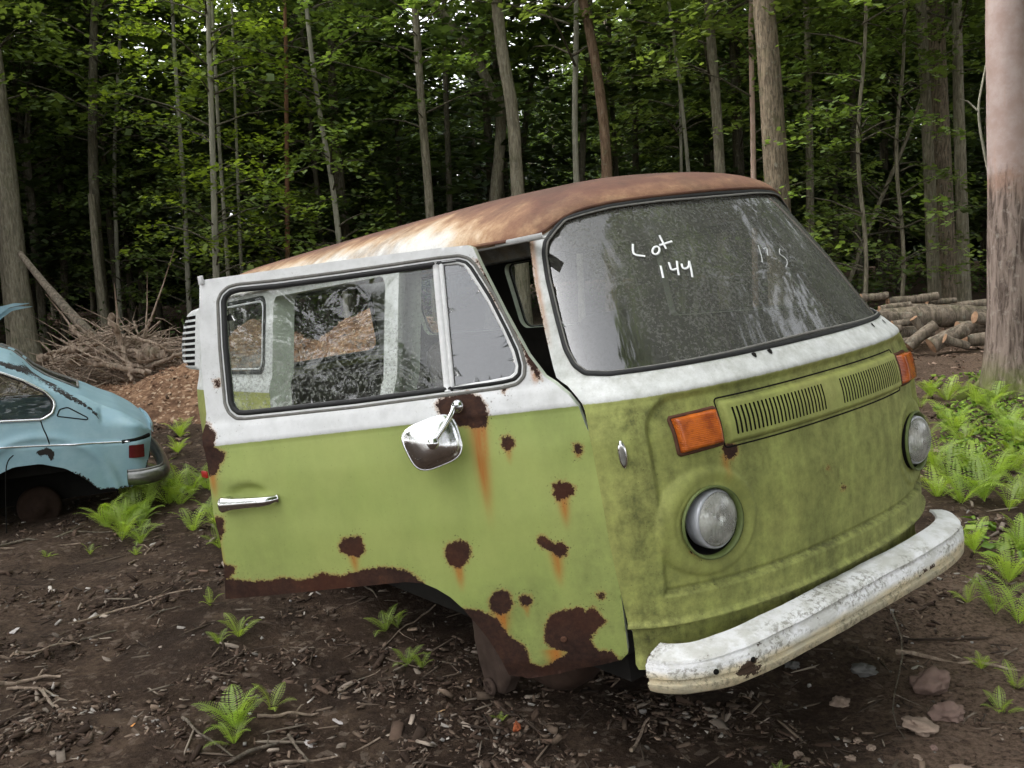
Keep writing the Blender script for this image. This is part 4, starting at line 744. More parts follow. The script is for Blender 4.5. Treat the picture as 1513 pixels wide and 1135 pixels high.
# ---- running gear seen under the door
V,F=lathe([(.05,-.055),(.10,-.050),(.115,-.030),(.16,-.022),(.175,-.050),(.185,-.062),(.205,-.058),(.235,-.068),(.265,-.062),(.285,-.03),(.288,.03),(.27,.07),(.10,.08)],44,'y')
V=V+rng.normal(0,.0015,V.shape);wh=empty('front_wheel',(.16,-.60,.30),parent=van);mesh_np('wheel_disc',V*[1.0,1,1.0],F,M['darkrust'],wh)
V,F=lathe([(0,-.085),(.035,-.085),(.045,-.06),(.052,-.05),(.052,-.02)],20,'y');mesh_np('hub',V,F,M['rustmetal'],wh)
pl_=smooth_poly(resample(np.array([[-.19,.42],[-.10,.42],[-.03,.30],[.0,.206],[.03,.128],[.032,.049],[-.03,-.035],[-.10,-.042],[-.15,-.03],[-.175,.05],[-.185,.2]]),.03),1)
V2,T,ol,_=tri2d(pl_,[],.012);d_=segdist(V2,ol);yo=-.725-.022*np.sqrt(np.clip(1-(1-np.clip(d_/.03,0,1))**2,0,1))+.010*fbm(V2[:,0]*25,V2[:,1]*25,0,3,2)+.012*np.exp(-((V2[:,0]+.06-(.2-V2[:,1])*.3)/.012)**2)
mb=MB();mb.add(np.stack([V2[:,0],yo,V2[:,1]],1),T);L=np.stack([ol[:,0],0*ol[:,0]-.725,ol[:,1]],1);n=len(L);i=np.arange(n);mb.add(np.concatenate([L,L+[0,.05,0]]),np.stack([i,(i+1)%n,(i+1)%n+n,i+n],1));mb.build('suspension_plate',M['wheelmud'],van)
mb=MB();mb.tube([(-.083+.028*math.cos(t),-.755,-.005+.028*math.sin(t)) for t in np.linspace(0,2*PI,20,endpoint=False)],.011,True,8);V,F=lathe([(.0,-.01),(.022,-.01),(.026,.03)],16,'y');mb.add(V+[-.083,-.748,-.005],F);mb.build('pivot_bush',M['wheelmud'],van)
mb=MB();mb.tube([(.02,-.66,.62),(-.01,-.70,.45),(.0,-.72,.25),(-.05,-.70,.10),(-.16,-.66,.06),(-.26,-.60,.10)],.022,n=8);mb.tube([(.06,-.66,.60),(.03,-.70,.40),(.03,-.72,.22),(-.02,-.70,.08)],.016,n=8);mb.build('rubber_hose',M['rubber'],van)
arc=[(.30*math.cos(t)-.0,.36+.30*math.sin(t)) for t in np.linspace(.1,PI-.1,16)]
V=np.array([(a,y,b) for y in (-.80,-.35) for a,b in arc]);mesh_np('wheel_arch',V,[[i,i+1,i+17,i+16] for i in range(15)],M['dark'],van)
# ------------------------------------------------------------------ open door
TH=math.radians(42.8);DU=np.array([-math.cos(TH),-math.sin(TH),0]);DN=np.array([math.sin(TH),-math.cos(TH),0]);DH=np.array([.795,-.83,0])
DZ=[.20,.40,.60,.85,1.06,1.17,1.24,1.50,1.72,1.80];DWv=_sm([-.045,-.02,.0,.015,.013,.0,-.03,-.09,-.145,-.17])
hu,hv=D['handle'][2]
def doorf(u,v,off=0.):
    w=itp(DWv,v)+belt(v)+off+.007*(fbm(u*3.5,v*3.5,0,3,77)-.5)
    # finger scoop
    d=np.sqrt(((u-1.118)/.085)**2+((v-1.006)/.040)**2);w=w-.022*smoothstep(1.05,.35,d)
    # shallow pressing under the belt and rolled front edge
    w=w-.004*smoothstep(.10,-.0,u)*smoothstep(1.1,1.0,v)
    w=w-.012*smoothstep(.06,.0,v-.32)*(u<.6)
    return DH+DU*u[...,None]+DN*w[...,None]+np.array([0,0,1])*v[...,None]
dout=np.array(D['door_outline']);dwin=np.array(D['door_win'])
# close the frame near the glass so that only a rubber-width remains
dwin_s=smooth_poly(resample(dwin,.02),2)
V2,T,ol,hl=tri2d(dout,[dwin_s],.0095)
u,v=V2[:,0],V2[:,1]
rv=np.full(len(u),-.2)
for r in D['rust']:rv=np.maximum(rv,sdf(V2,np.array(r)))
stv=0*u
for cu,tv,hw,L,s_ in D['streaks']:
    L*=1.35
    k=(tv+.012-v)/L;wd=hw*(1-.55*np.clip(k,0,1))
    stv=np.maximum(stv,s_*np.exp(-((u-cu)/wd)**2)*smoothstep(-.05,.05,k)*(1-smoothstep(.35,1.05,k)))
gr=.16+.22*smoothstep(1.0,.4,v)*.5+.25*np.exp(-((v-1.16)/.012)**2)+.35*np.exp(-(((u-1.16)/.10)**2+((v-1.045)/.02)**2))+.12*smoothstep(.25,.0,u)
gr+=.25*fbm(u*5,v*1.2,0,3,4)*(v<1.15)
gr+=np.where(v>1.172,.10,0)+.45*smoothstep(.95,.55,v)*smoothstep(.45,.75,fbm(u*4,v*4,0,4,91))
fd=empty('front_door',parent=van);fd['label']='front door swung wide open, lime below and white round its window'
V=doorf(u,v);Fc=T;mb=MB();mb.add(V,T)
do=mb.build('door_skin',M['door_paint'],fd,attrs={'white':v-1.173,'rust':rv,'streak':stv,'grime_shade':np.clip(gr,0,1)})
# inner face + edges
V2b,Tb,_,_=tri2d(dout,[dwin_s],.05);mb=MB()
Vi=doorf(V2b[:,0],V2b[:,1],-.045);mb.add(Vi,Tb[:,::-1])
for L in [ol]+hl:
    a=doorf(L[:,0],L[:,1],0);b=doorf(L[:,0],L[:,1],-.045);n=len(L);i=np.arange(n);mb.add(np.concatenate([a,b]),np.stack([i,(i+1)%n,(i+1)%n+n,i+n],1))
mb.build('inner_panel',M['jamb'],fd,smooth=False)
# seal + trim round the opening
def inset(p,d,c=None):
    p=resample(p,.015);T_=np.roll(p,-1,0)-np.roll(p,1,0);T_/=np.linalg.norm(T_,axis=1)[:,None];N_=np.stack([-T_[:,1],T_[:,0]],1)
    if ((p+N_*.001-p.mean(0))**2).sum()>((p-p.mean(0))**2).sum():N_=-N_
    return p+N_*d
sl=inset(dwin_s,.008);mb=MB();mb.tube(doorf(sl[:,0],sl[:,1],-.006),.0095,True,8,up=DN);mb.build('window_seal',M['rubber'],fd)
sl=inset(dwin_s,-.010);mb=MB();mb.tube(doorf(sl[:,0],sl[:,1],.001),.006,True,6,up=DN,squash=.5);mb.build('frame_bead',M['greyrub'],fd)
V2,T,_,_=tri2d(dwin_s,[],.04)
gm=np.clip(.30+1.4*smoothstep(1.58,1.36,V2[:,1]),0,1.5)*(V2[:,0]>.42)+.12
gl_=mesh_np('door_window',doorf(V2[:,0],V2[:,1],-.014),T,M['glass'],fd,attrs={'grime_shade':gm})
bar=resample(np.array(D['door_bar']),.03,False);mb=MB();P=doorf(bar[:,0],bar[:,1],-.004);mb.tube(P,.0125,False,8,up=DN,squash=.6);mb.build('window_bar',M['whitetrim'],fd)
vw=smooth_poly(resample(D['vent_win'],.02),2)
vf=inset(vw,.003);mb=MB();mb.tube(doorf(vf[:,0],vf[:,1],-.002),.008,True,8,up=DN,squash=.6);mb.build('vent_frame',M['whitetrim'],fd)
V2,T,_,_=tri2d(vw,[],.04);mesh_np('vent_pane',doorf(V2[:,0],V2[:,1],-.008),T,M['ventglass'],fd,attrs={'grime_shade':np.full(len(V2),1.)})
# handle
h0=np.array(D['handle'][0])-[.032,0];h1=np.array(D['handle'][1])-[.012,0]
pa=[h0+(h1-h0)*t for t in (-.02,.15,.5,.85,1.0)];off=[.022,.034,.036,.032,.006]
P=np.array([doorf(np.array([p[0]]),np.array([p[1]]))[0] for p in pa])+np.outer(np.array(off)+np.array([0,0,.012,.004,0]),DN)
mb=MB();mb.tube(smooth_poly(P,2,False),.014,False,12,rads=np.interp(np.linspace(0,1,len(smooth_poly(P,2,False))),[0,.08,.35,.9,1],[.022,.027,.021,.014,.015]),up=DN,squash=.8)
q0=doorf(np.array([1.188]),np.array([.984]))[0]
V,F=lathe([(.022,-.01),(.022,.022),(.018,.028),(0,.028)],20);Rm=np.array(Vector((1,0,0)).rotation_difference(Vector(DN)).to_matrix());mb.add(V@Rm.T+q0,F);mb.build('door_handle',M['chrome'],fd)
# mirror
m0=doorf(np.array([D['mirror'][0][0]]),np.array([D['mirror'][0][1]]))[0]
V,F=lathe([(.022,-.005),(.022,.012),(.016,.024),(0,.026)],20);mb=MB();mb.add(V@Rm.T+m0,F)
tow=(CV-m0);tow/=np.linalg.norm(tow)
mc=m0+DN*.10+DU*.066+np.array([0,0,-.088])
mb.tube(smooth_poly([m0+DN*.015,m0+DN*.06+[0,0,.006],m0+DN*.085+[0,0,-.01],mc+tow*.034],2,False),.0085,n=10);mb.build('mirror_arm',M['chrome'],fd)
nz=tow*1.0+DN*.05+np.array([.06,0,.02]);nz/=np.linalg.norm(nz);ux=np.cross([0,0,1],nz);ux/=np.linalg.norm(ux);uy=np.cross(nz,ux)
rot_=math.radians(13);ux,uy=ux*math.cos(rot_)+uy*math.sin(rot_),-ux*math.sin(rot_)+uy*math.cos(rot_)
prof=[(0,.034),(.18,.0335),(.45,.030),(.70,.022),(.86,.013),(.93,.006),(.97,.005),(1.0,.006),(1.01,.0),(1.0,-.006),(.97,-.008),(0,-.008)]
V=[];n=48
for r,hh in prof:
    for k in range(n):
        t=2*PI*k/n;c,s_=math.cos(t),math.sin(t);q=3.6;rr_=1/((abs(c)**q+abs(s_)**q)**(1/q))
        hx=.084*rr_*c*r;hy=.073*rr_*s_*r;hx*=1+.07*hy/.073*(1)
        V.append(mc+ux*hx+uy*hy+nz*hh)
F=[[i*n+k,i*n+(k+1)%n,(i+1)*n+(k+1)%n,(i+1)*n+k] for i in range(len(prof)-1) for k in range(n)]
mm=mesh_np('wing_mirror',V,F,M['chrome'],fd)
Rz=np.array(Vector((1,0,0)).rotation_difference(Vector(nz)).to_matrix())
V,F=lathe([(.018,-.006),(.018,.006),(.013,.012),(0,.013)],20);mb=MB();mb.add(V@Rz.T+mc+nz*.034,F);mb.build('mirror_boss',M['chrome'],fd)
q0=doorf(np.array([.150]),np.array([.445]))[0];V,F=lathe([(.010,-.002),(.010,.004),(.006,.006),(0,.003)],14);mb=MB();mb.add(V@Rm.T+q0,F);mb.build('bolt',M['rustmetal'],fd)
# stay bracket at the top rear corner of the door
q0=doorf(np.array([1.232]),np.array([1.715]))[0];mb=MB();mb.box(q0,(.03,.012,.03),bev=.003);mb.build('latch_tab',M['whitetrim'],fd)
# ------------------------------------------------------------------ ground
EXPO=2.45
MOUNDS=[(-3.55,12.4,1.12,1.7,1.5),(-1.75,12.2,1.45,1.25,1.3),(-5.2,13.2,.32,1.9,1.3),(.2,13.0,.5,1.6,1.3)]
def gh(x,y):
    x=np.asarray(x,float);y=np.asarray(y,float)
    r=np.sqrt(x*x+y*y)
    h=.10*(fbm(x*.35+9,y*.35,0,4,1)-.5)+.08*(fbm(x*1.6,y*1.6,0,4,2)-.5)+.020*(fbm(x*7,y*7,0,3,4)-.5)*2
    h=h*smoothstep(0,6,r)*1.6+.4*h
    h=h-.05*np.exp(-((x-.5)/1.2)**2-((y-3.1)/.6)**2)      # hollow under the nose
    return h
def nonlin(a,b,n,c,w):
    t=np.linspace(-1,1,n);return t
def axis(lo,hi,c,fine,n):
    # coordinates dense near c
    s=np.sinh(np.linspace(-1,1,n)*3.4)/math.sinh(3.4);o=np.where(s<0,c+s*(c-lo),c+s*(hi-c));return o
gx=axis(-220,220,.0,.02,420);gy=axis(-160,320,4.5,.02,420)
X,Y=np.meshgrid(gx,gy);Z=gh(X,Y)
V=np.stack([X.ravel(),Y.ravel(),Z.ravel()],1);n=420
I,J=np.meshgrid(np.arange(n-1),np.arange(n-1),indexing='ij');F=np.stack([I*n+J,I*n+J+1,(I+1)*n+J+1,(I+1)*n+J],-1).reshape(-1,4)
def ground_mat():
    t=NT('forest_soil');co=t.coord();n1=t.noise(.5,5,.6);n2=t.noise(7,6,.7);n3=t.noise(45,6,.75);v=t.n('TexVoronoi',Vector=co,Scale=38.,Randomness=1.);vc=v.outputs['Color']
    c=t.ramp(t.math('ADD',t.math('MULTIPLY',n2,.5),t.math('MULTIPLY',n3,.5)),[(.3,(.020,.012,.008)),(.5,(.052,.033,.022)),(.68,(.13,.088,.060))])
    vs=t.n('SeparateXYZ',Vector=vc).outputs[0]
    c=t.mix(t.math('MULTIPLY',t.step(vs,.78,.86),t.step(n2,.45,.6)),c,(.17,.13,.10))
    c=t.mix(t.math('MULTIPLY',t.step(t.noise(1.6,5,.65),.46,.62),.6),c,(.018,.012,.009))
    c=t.mix(t.math('MULTIPLY',t.step(t.noise(2.7,6,.7),.52,.66),.45),c,(.16,.11,.075))
    lit=t.attr('litter');c=t.mix(t.math('MULTIPLY',lit,t.step(n3,.3,.6)),c,t.mix(n3,(.10,.065,.045),(.27,.19,.14)))
    t.pbr(c,.95,0,t.bump(t.math('ADD',n3,t.math('MULTIPLY',vs,.6)),.03,.9),.15);return t.m
lit=np.clip(smoothstep(4.5,8,Y)*(X>0)*.7+smoothstep(6,12,Y)*.5+.75*smoothstep(.32,.52,X/np.maximum(Y,.5))*(Y>2)*(Y<5)+.35*smoothstep(-.2,-.6,X/np.maximum(Y,.5))*(Y>2),0,.9)*fbm(X*.8,Y*.8,0,3,8)*1.6
mesh_np('ground',V,F,ground_mat(),attrs={'litter':np.clip(lit,0,1).ravel()})['kind']='structure'
# mound of wood chips
mx=np.linspace(-8.4,2.6,220);my=np.linspace(9.8,16.4,130);X,Y=np.meshgrid(mx,my)
H=0
for cx,cy,h,sx,sy in MOUNDS:
    r=np.sqrt(((X-cx)/sx)**2+((Y-cy)/sy)**2)*(1+.8*(fbm(X*.9,Y*1.6,0,4,61)-.5));H=np.maximum(H,h*np.clip(1-r*.62,0,1)**1.15)
H=H*(.85+.3*fbm(X*2,Y*2,0,4,2))+.05*(fbm(X*9,Y*9,0,3,5)-.5)+gh(X,Y)-.055
V=np.stack([X.ravel(),Y.ravel(),H.ravel()],1);nx,ny=220,130
I,J=np.meshgrid(np.arange(ny-1),np.arange(nx-1),indexing='ij');F=np.stack([I*nx+J,I*nx+J+1,(I+1)*nx+J+1,(I+1)*nx+J],-1).reshape(-1,4)
def chip_mat():
    t=NT('wood_chip_heap');co=t.coord();n2=t.noise(4,5,.7);v=t.n('TexVoronoi',Vector=t.scale(co,(1,1,1.6)),Scale=30.,Randomness=1.)
    s=t.n('SeparateXYZ',Vector=v.outputs['Color']).outputs[0]
    c=t.mix(s,(.16,.085,.05),(.40,.25,.155));c=t.mix(t.step(n2,.4,.7),c,(.10,.055,.035));c=t.mix(t.math('MULTIPLY',t.step(s,.9,.95),.7),c,(.55,.42,.3))
    t.pbr(c,.95,0,t.bump(s,.03,1),.1);return t.m
M['chip']=chip_mat()
mo=tag(mesh_np('wood_chip_mound',V,F,M['chip']),'long reddish brown mound of wood chips behind the van','wood chips')
# ---- debris
def tintmat(name,rough=.9):
    t=NT(name);c=t.attr('tint',True);n=t.noise(60,4,.6);c=t.mix(t.math('MULTIPLY',n,.5),c,(.02,.015,.01));t.pbr(c,rough,0,None,.2);return t.m
M['debris']=tintmat('loose_debris')
def slabs(N,xs,ys,zs,L,Wd,Tk,cols,tilt=.35,lift=.3):
    """N thin irregular prisms"""
    yaw=rng.uniform(0,2*PI,N);a=rng.normal(0,tilt,N);b=rng.normal(0,tilt,N)
    base=np.array([(-.5,-.5,-.5),(.5,-.4,-.5),(.45,.5,-.5),(-.5,.35,-.5),(-.45,-.4,.5),(.4,-.35,.5),(.45,.4,.5),(-.4,.4,.5)])
    P=base[None]+rng.normal(0,.10,(N,8,3));P=P*np.stack([L,Wd,Tk],1)[:,None,:]
    ca,sa,cb,sb,cy_,sy_=np.cos(a),np.sin(a),np.cos(b),np.sin(b),np.cos(yaw),np.sin(yaw)
    x,y,z=P[...,0],P[...,1],P[...,2]
    x,z=x*ca[:,None]+z*sa[:,None],-x*sa[:,None]+z*ca[:,None]
    y,z=y*cb[:,None]+z*sb[:,None],-y*sb[:,None]+z*cb[:,None]
    x,y=x*cy_[:,None]-y*sy_[:,None],x*sy_[:,None]+y*cy_[:,None]
    P=np.stack([x+xs[:,None],y+ys[:,None],z+zs[:,None]+(Tk*lift)[:,None]],-1).reshape(-1,3)
    f=np.array([(0,3,2,1),(4,5,6,7),(0,1,5,4),(1,2,6,5),(2,3,7,6),(3,0,4,7)]);F=(f[None]+8*np.arange(N)[:,None,None]).reshape(-1,4)
    return P,F,np.repeat(cols,8,0)
def spread(N,y0,y1,wx=.68):
    u=rng.uniform(0,1,N);ys=1/(1/y0-u*(1/y0-1/y1));xs=rng.uniform(-wx,wx,N)*(ys+.6);return xs,ys
def pal(N,cols,p,j=.2):
    c=np.array(cols)[rng.choice(len(cols),N,p=p)];return c*np.exp(rng.normal(0,j,(N,1)))
N=72000;xs,ys=spread(N,2.3,15)
k=(fbm(xs*1.9,ys*1.9,0,4,21)+.25*(fbm(xs*7,ys*7,0,2,22)-.5)>rng.uniform(.36,.66,N));xs,ys=xs[k],ys[k];N=len(xs)
L=np.exp(rng.normal(math.log(.0125),.55,N))*(1+ys*.04);L=np.minimum(L,.075)
cols=pal(N,[(.050,.031,.022),(.10,.066,.048),(.18,.13,.095),(.32,.26,.21),(.42,.38,.34)],[.30,.32,.25,.10,.03],.3)
P,F,C_=slabs(N,xs,ys,gh(xs,ys),L*1.3,L*rng.uniform(.22,.7,N),L*rng.uniform(.10,.3,N),cols)
tag(mesh_np('bark_chips',P,F,M['debris'],smooth=False,attrs={'tint':C_}),'dark bark chips and crumbs strewn over the soil','bark chips',kind='stuff')
N=900;xs,ys=spread(N,2.3,11);L=np.exp(rng.normal(math.log(.009),.4,N))
cols=pal(N,[(.30,.28,.26),(.16,.14,.12),(.45,.42,.38)],[.4,.5,.1])
P,F,C_=slabs(N,xs,ys,gh(xs,ys),L,L*rng.uniform(.6,.9,N),L*rng.uniform(.5,.8,N),cols)
tag(mesh_np('gravel',P,F,M['debris'],smooth=True,attrs={'tint':C_}),'small pale pebbles scattered in the soil','gravel',kind='stuff')
# thin litter twigs
N=1100;xs,ys=spread(N,2.3,13);L=np.exp(rng.normal(math.log(.07),.5,N))
cols=pal(N,[(.07,.05,.038),(.16,.12,.09),(.28,.23,.18)],[.5,.35,.15])
P,F,C_=slabs(N,xs,ys,gh(xs,ys)+.004,L,L*0+.004+L*.02,L*0+.004+L*.015,cols,.10)
tag(mesh_np('twig_litter',P,F,M['debris'],smooth=False,attrs={'tint':C_}),'fine broken twigs lying all over the soil','twigs',kind='stuff')
N=9000;xs=rng.uniform(-9,13,N);ys=rng.uniform(6.0,19,N);k=(xs>1.2+0*ys)|(ys>8.5);xs,ys=xs[k],ys[k];N=len(xs);L=rng.uniform(.03,.075,N)
cols=pal(N,[(.28,.19,.14),(.18,.11,.075),(.38,.27,.21),(.10,.06,.04)],[.35,.3,.2,.15])
P,F,C_=slabs(N,xs,ys,gh(xs,ys)+.008,L,L*rng.uniform(.5,.8,N),L*0+.002,cols,.5)
tag(mesh_np('leaf_litter',P,F,M['debris'],smooth=False,attrs={'tint':C_}),'dry tan leaves covering the ground at the edge of the wood','dead leaves',kind='stuff')
# chips on the heap
N=9000;xs=rng.uniform(-7.8,1.6,N);ys=rng.uniform(10.8,15,N)
def mh(x,y):
    i=np.clip(((x-mx[0])/(mx[1]-mx[0])).astype(int),0,219);j=np.clip(((y-my[0])/(my[1]-my[0])).astype(int),0,129);return H[j,i]
hz=mh(xs,ys);k=hz>gh(xs,ys)+.02;xs,ys,hz=xs[k],ys[k],hz[k];N=len(xs);L=rng.uniform(.02,.07,N)
cols=pal(N,[(.36,.22,.14),(.22,.12,.075),(.50,.36,.25),(.10,.06,.04)],[.4,.3,.15,.15])
P,F,C_=slabs(N,xs,ys,hz,L*1.3,L*.5,L*.2,cols,.5);ch=mesh_np('loose_chips',P,F,M['debris'],parent=mo,smooth=False,attrs={'tint':C_});ch['kind']='stuff'
# ---- rocks and odd bits
rc={'tan':(.24,.18,.14),'pink':(.17,.115,.095),'grey':(.12,.115,.11),'pale':(.48,.44,.42),'ochre':(.42,.27,.14),'red':(.30,.085,.035),'orange':(.60,.27,.09)}
rockm={k:simple('stone_'+k,v,.9,0,25,.35,.4,.2) for k,v in rc.items()}
rlab={'tan':'tan stone','pink':'pinkish brown stone','grey':'grey stone','pale':'pale flat chip','ochre':'yellowish bark flake','red':'brick red piece of bark','orange':'bright orange splinter of bark'}
rplace=['half buried under the front bumper','large, below the right end of the bumper','sunk in the soil near the right edge','broad one, in the shade right of the bumper','largest of the pebbles below the bumper','second pebble from the left below the bumper','small pebble beside the vertical root','pebble nearest the lower right corner but two','between the pebbles and the broad stone','at the bottom edge, right corner','lying in the dark under the bumper','upright in the shadow below the bumper','lying just below the open door','on the soil below the rusty door corner','at the bottom edge left of the middle','near the small ferns left of the wheel','at the left edge of the photo','at the bottom edge under the bumper','left of the wheel among dark chips','in front of the brake drum','in the open soil left of the big fern','nearest the lower left corner','in the lower right corner']
for i,(x,y,s_,k) in enumerate(D['rocks']):
    s_*=.72 if s_>.05 else .9
    bm=bmesh.new();bmesh.ops.create_icosphere(bm,subdivisions=4,radius=1)
    sx,sy,sz=random.uniform(.8,1.2),random.uniform(.7,1.1),random.uniform(.4,.65)
    if k in('pale','orange','ochre'):sz=.16;sx=1.3;sy=.6
    for v in bm.verts:
        n_=noise.noise(v.co*1.3+Vector((i*7,0,0)))*.5+noise.noise(v.co*3+Vector((i*3,5,0)))*.26+noise.noise(v.co*8+Vector((i*3,5,0)))*.08;v.co*=1+n_
        v.co=Vector((v.co.x*sx,v.co.y*sy,v.co.z*sz))*s_
    me=bpy.data.meshes.new('stone');bm.to_mesh(me);bm.free();me.polygons.foreach_set('use_smooth',[k not in('pale','orange')]*len(me.polygons))
    nm='bark_piece' if k in('ochre','red','orange') else 'stone';o=bpy.data.objects.new(nm,me);COL.objects.link(o);me.materials.append(rockm[k])
    o.location=(x,y,float(gh(x,y))+s_*sz*.45);o.rotation_euler=(random.uniform(-.3,.3),random.uniform(-.3,.3),random.uniform(0,6))
    tag(o,rlab[k]+' '+rplace[i],'bark' if nm=='bark_piece' else 'stone')
# ---- sticks
slab=['long thin stick running right from the left edge','thin stick just below the long one at the left edge','straight stick pointing at the rusty door corner','short stick lying across the open soil at the left','pale thick stick at the left edge','pale stick below the thick one at the left edge','stick entering from the bottom edge left of the middle','long straight stick leaning at the bottom edge','pale twig beside the long straight stick','forked looking grey stick near the bottom edge','short stick near the ferns below the blue car','long grey branch right of the bumper','thin root hanging down right of the bumper','thin dark twig left of the wheel','curved pale stick near the lower left','thin stick left of the big fern','thin stick near the left edge, middle of the soil','dark stick below the front wheel','pale twig under the rusty door edge','thick dark branch lying before the chip mound','fine twig left of the front wheel']
for i,(a,b,r) in enumerate(D['sticks']):
    r*=.75 if r<.04 else .9
    a=np.array(a);b=np.array(b);n=9;T_=np.linspace(0,1,n)[:,None];P=a+(b-a)*T_
    nn=np.array([-(b-a)[1],(b-a)[0]]);P=P+nn*(.022*np.sin(T_*PI*random.uniform(1,2.5)+i))
    z=gh(P[:,0],P[:,1])+r*.8+.004
    P=np.concatenate([P,z[:,None]],1);P[:,2]+=rng.normal(0,r*.25,n)
    mb=MB();mb.tube(P,r,n=7,rads=r*np.linspace(1,.5,n)*(1+rng.normal(0,.12,n)))
    if i%2==0:
        q=P[5];mb.tube([q,q+[(b-a)[0]*.10+nn[0]*.10,(b-a)[1]*.10+nn[1]*.1,r*2],q+[(b-a)[0]*.16+nn[0]*.22,(b-a)[1]*.16+nn[1]*.2,r]],r*.5,n=6,rads=[r*.5,r*.4,r*.2])
    tag(mb.build('fallen_stick',M['deadwood'] if i%3 else M['log']),slab[i],'stick','sticks on the ground')
# ---- ferns
def frond(Lf,lean,az,npin,seed):
    r=random.Random(seed);V=[];F=[]
    pts=[]
    for k in range(npin+1):
        t=k/npin;ang=lean+(-1.25*t*t);pts.append((t,ang))
    p=np.array([0,0,0.]);d=np.array([math.cos(az),math.sin(az),0]);side=np.array([-math.sin(az),math.cos(az),0]);prev=p
    path=[p.copy()]
    for k in range(npin):
        ang=pts[k][1];p=p+(d*math.cos(ang)+np.array([0,0,1])*math.sin(ang))*Lf/npin;path.append(p.copy())
    for k in range(3,npin+1):
        t=k/npin;w=Lf*.26*math.sin(min(1,(t-.12)*1.15)*PI*.92+.15)**.8*(1-.35*t) if t<1 else .01
        w=max(w,.012*Lf)
        dr=path[k]-path[k-1];dr/=np.linalg.norm(dr)
        for s in (-1,1):
            ax=side*s*.93+dr*.42+np.array([0,0,-.12+r.uniform(-.1,.1)]);ax/=np.linalg.norm(ax)
            nseg=3;hw=Lf/npin*.8
            for j in range(nseg):
                u0=j/nseg;u1=(j+1)/nseg;c0=path[k]+ax*w*u0;c1=path[k]+ax*w*u1
                ww=hw*(1-u0*.75)
                b=len(V);V+=[c0,c0+dr*ww*.55+ax*w*.10,c1,c0-dr*ww*.55+ax*w*.10];F.append([b,b+1,b+2,b+3])
    b=len(V)
    for k in range(npin):
        b=len(V);q=side*Lf*.006;V+=[path[k]-q,path[k]+q,path[k+1]+q,path[k+1]-q];F.append([b,b+1,b+2,b+3])
    return V,F
fern_me=[]
for s in range(5):
    V=[];F=[];A=[];nf=[9,11,7,12,5][s]
    for i in range(nf):
        az=2*PI*i/nf+random.uniform(-.4,.4);Lf=random.uniform(.24,.40);v,f=frond(Lf,random.uniform(.75,1.35),az,25,s*50+i)
        b=len(V);V+=v;F+=[[q+b for q in g] for g in f];A+=[random.uniform(.75,1.25)]*len(v)
    A=np.array(A)[:,None]*np.array([1,1,1.]);o=mesh_np('fern',V,F,M['fern'],smooth=False,attrs={'tint':A});fern_me.append(o.data);bpy.data.objects.remove(o)
fern_l=[]
def fern_label(i,x,y,s_):
    px=756+1316*(x/y);py=390+1316*1.66/y
    return i
FL=['fern right beside the lower door edge, tallest of its patch','fern left of the tallest one beside the door','lowest fern of the row below the blue car bumper','small fern at the upper right of the patch by the door','fern','small fern touching the door edge below the handle','fern tuft by the dark branch near the chip mound','small fern at the foot of the chip mound','lone fern right of the blue car tail','fern just behind the blue car bumper','tiny sparse fern in the bare soil, far left','tiny fern on bare soil left of the loose patch','flat pale fern just below the loose patch by the door','small fern below the rusty lower door corner','dark green fern midway between door corner and the big fern','sparse little fern left of the dark green one','big single fern in the lower left foreground','small fern just right of the big foreground fern','fern under the arch of the open door','narrow fern beside the one under the door arch','fern in front of the wheel arch, lower one','tiny fern right of the lower wheel arch fern','low fern at the foot of the big foreground fern','tiny green sprout below the hanging axle','tiny fern at the bottom edge under the bumper']
for i,(x,y,s_) in enumerate(D['fern']):
    o=bpy.data.objects.new('fern',fern_me[i%5 if s_>.55 else (4 if i%2 else 2)]);COL.objects.link(o)
    o.location=(x,y,float(gh(x,y))-.01);k=s_*(1.05 if i<10 else .62 if i==16 else .80 if i<25 else .78);o.scale=(k,k,k*random.uniform(.95,1.15));o.rotation_euler=(random.uniform(-.15,.15),random.uniform(-.15,.15),random.uniform(0,6))
    if i<6:tag(o,'fern of the loose patch between the blue car and the rusty door','fern','fern patch between the blue car and the door')
    elif i<25:tag(o,FL[i],'fern','small ferns left of and below the van')
    else:tag(o,'bright green fern of the dense bed right of the van','fern','fern bed right of the van')
for k in range(26):
    x,y,_=D['fern'][k%6];x+=random.gauss(0,.22);y+=random.gauss(0,.26)
    if x>-.262*y*1.32:continue
    o=bpy.data.objects.new('fern',fern_me[k%5]);COL.objects.link(o);s_=random.uniform(.45,.95);o.scale=(s_,)*3;o.location=(x,y,float(gh(x,y))-.01);o.rotation_euler=(random.uniform(-.2,.2),random.uniform(-.2,.2),random.uniform(0,6))
    tag(o,'fern of the loose patch between the blue car and the rusty door','fern','fern patch between the blue car and the door')
# more of the bed
for k in range(150):
    x=random.uniform(3.1,7.4);y=random.uniform(5.2,9.6)
    if x<.46*y+.6:continue
    if x/y>.66:continue
    if random.random()>.12+.88*(float(fbm(x*.9,y*.9,0,2,33))>.5):continue
    o=bpy.data.objects.new('fern',fern_me[k%4]);COL.objects.link(o);s_=random.uniform(.4,.85);o.scale=(s_,)*3;o.location=(x,y,float(gh(x,y)));o.rotation_euler=(random.uniform(-.15,.15),random.uniform(-.15,.15),random.uniform(0,6))
    tag(o,'bright green fern of the dense bed right of the van','fern','fern bed right of the van')
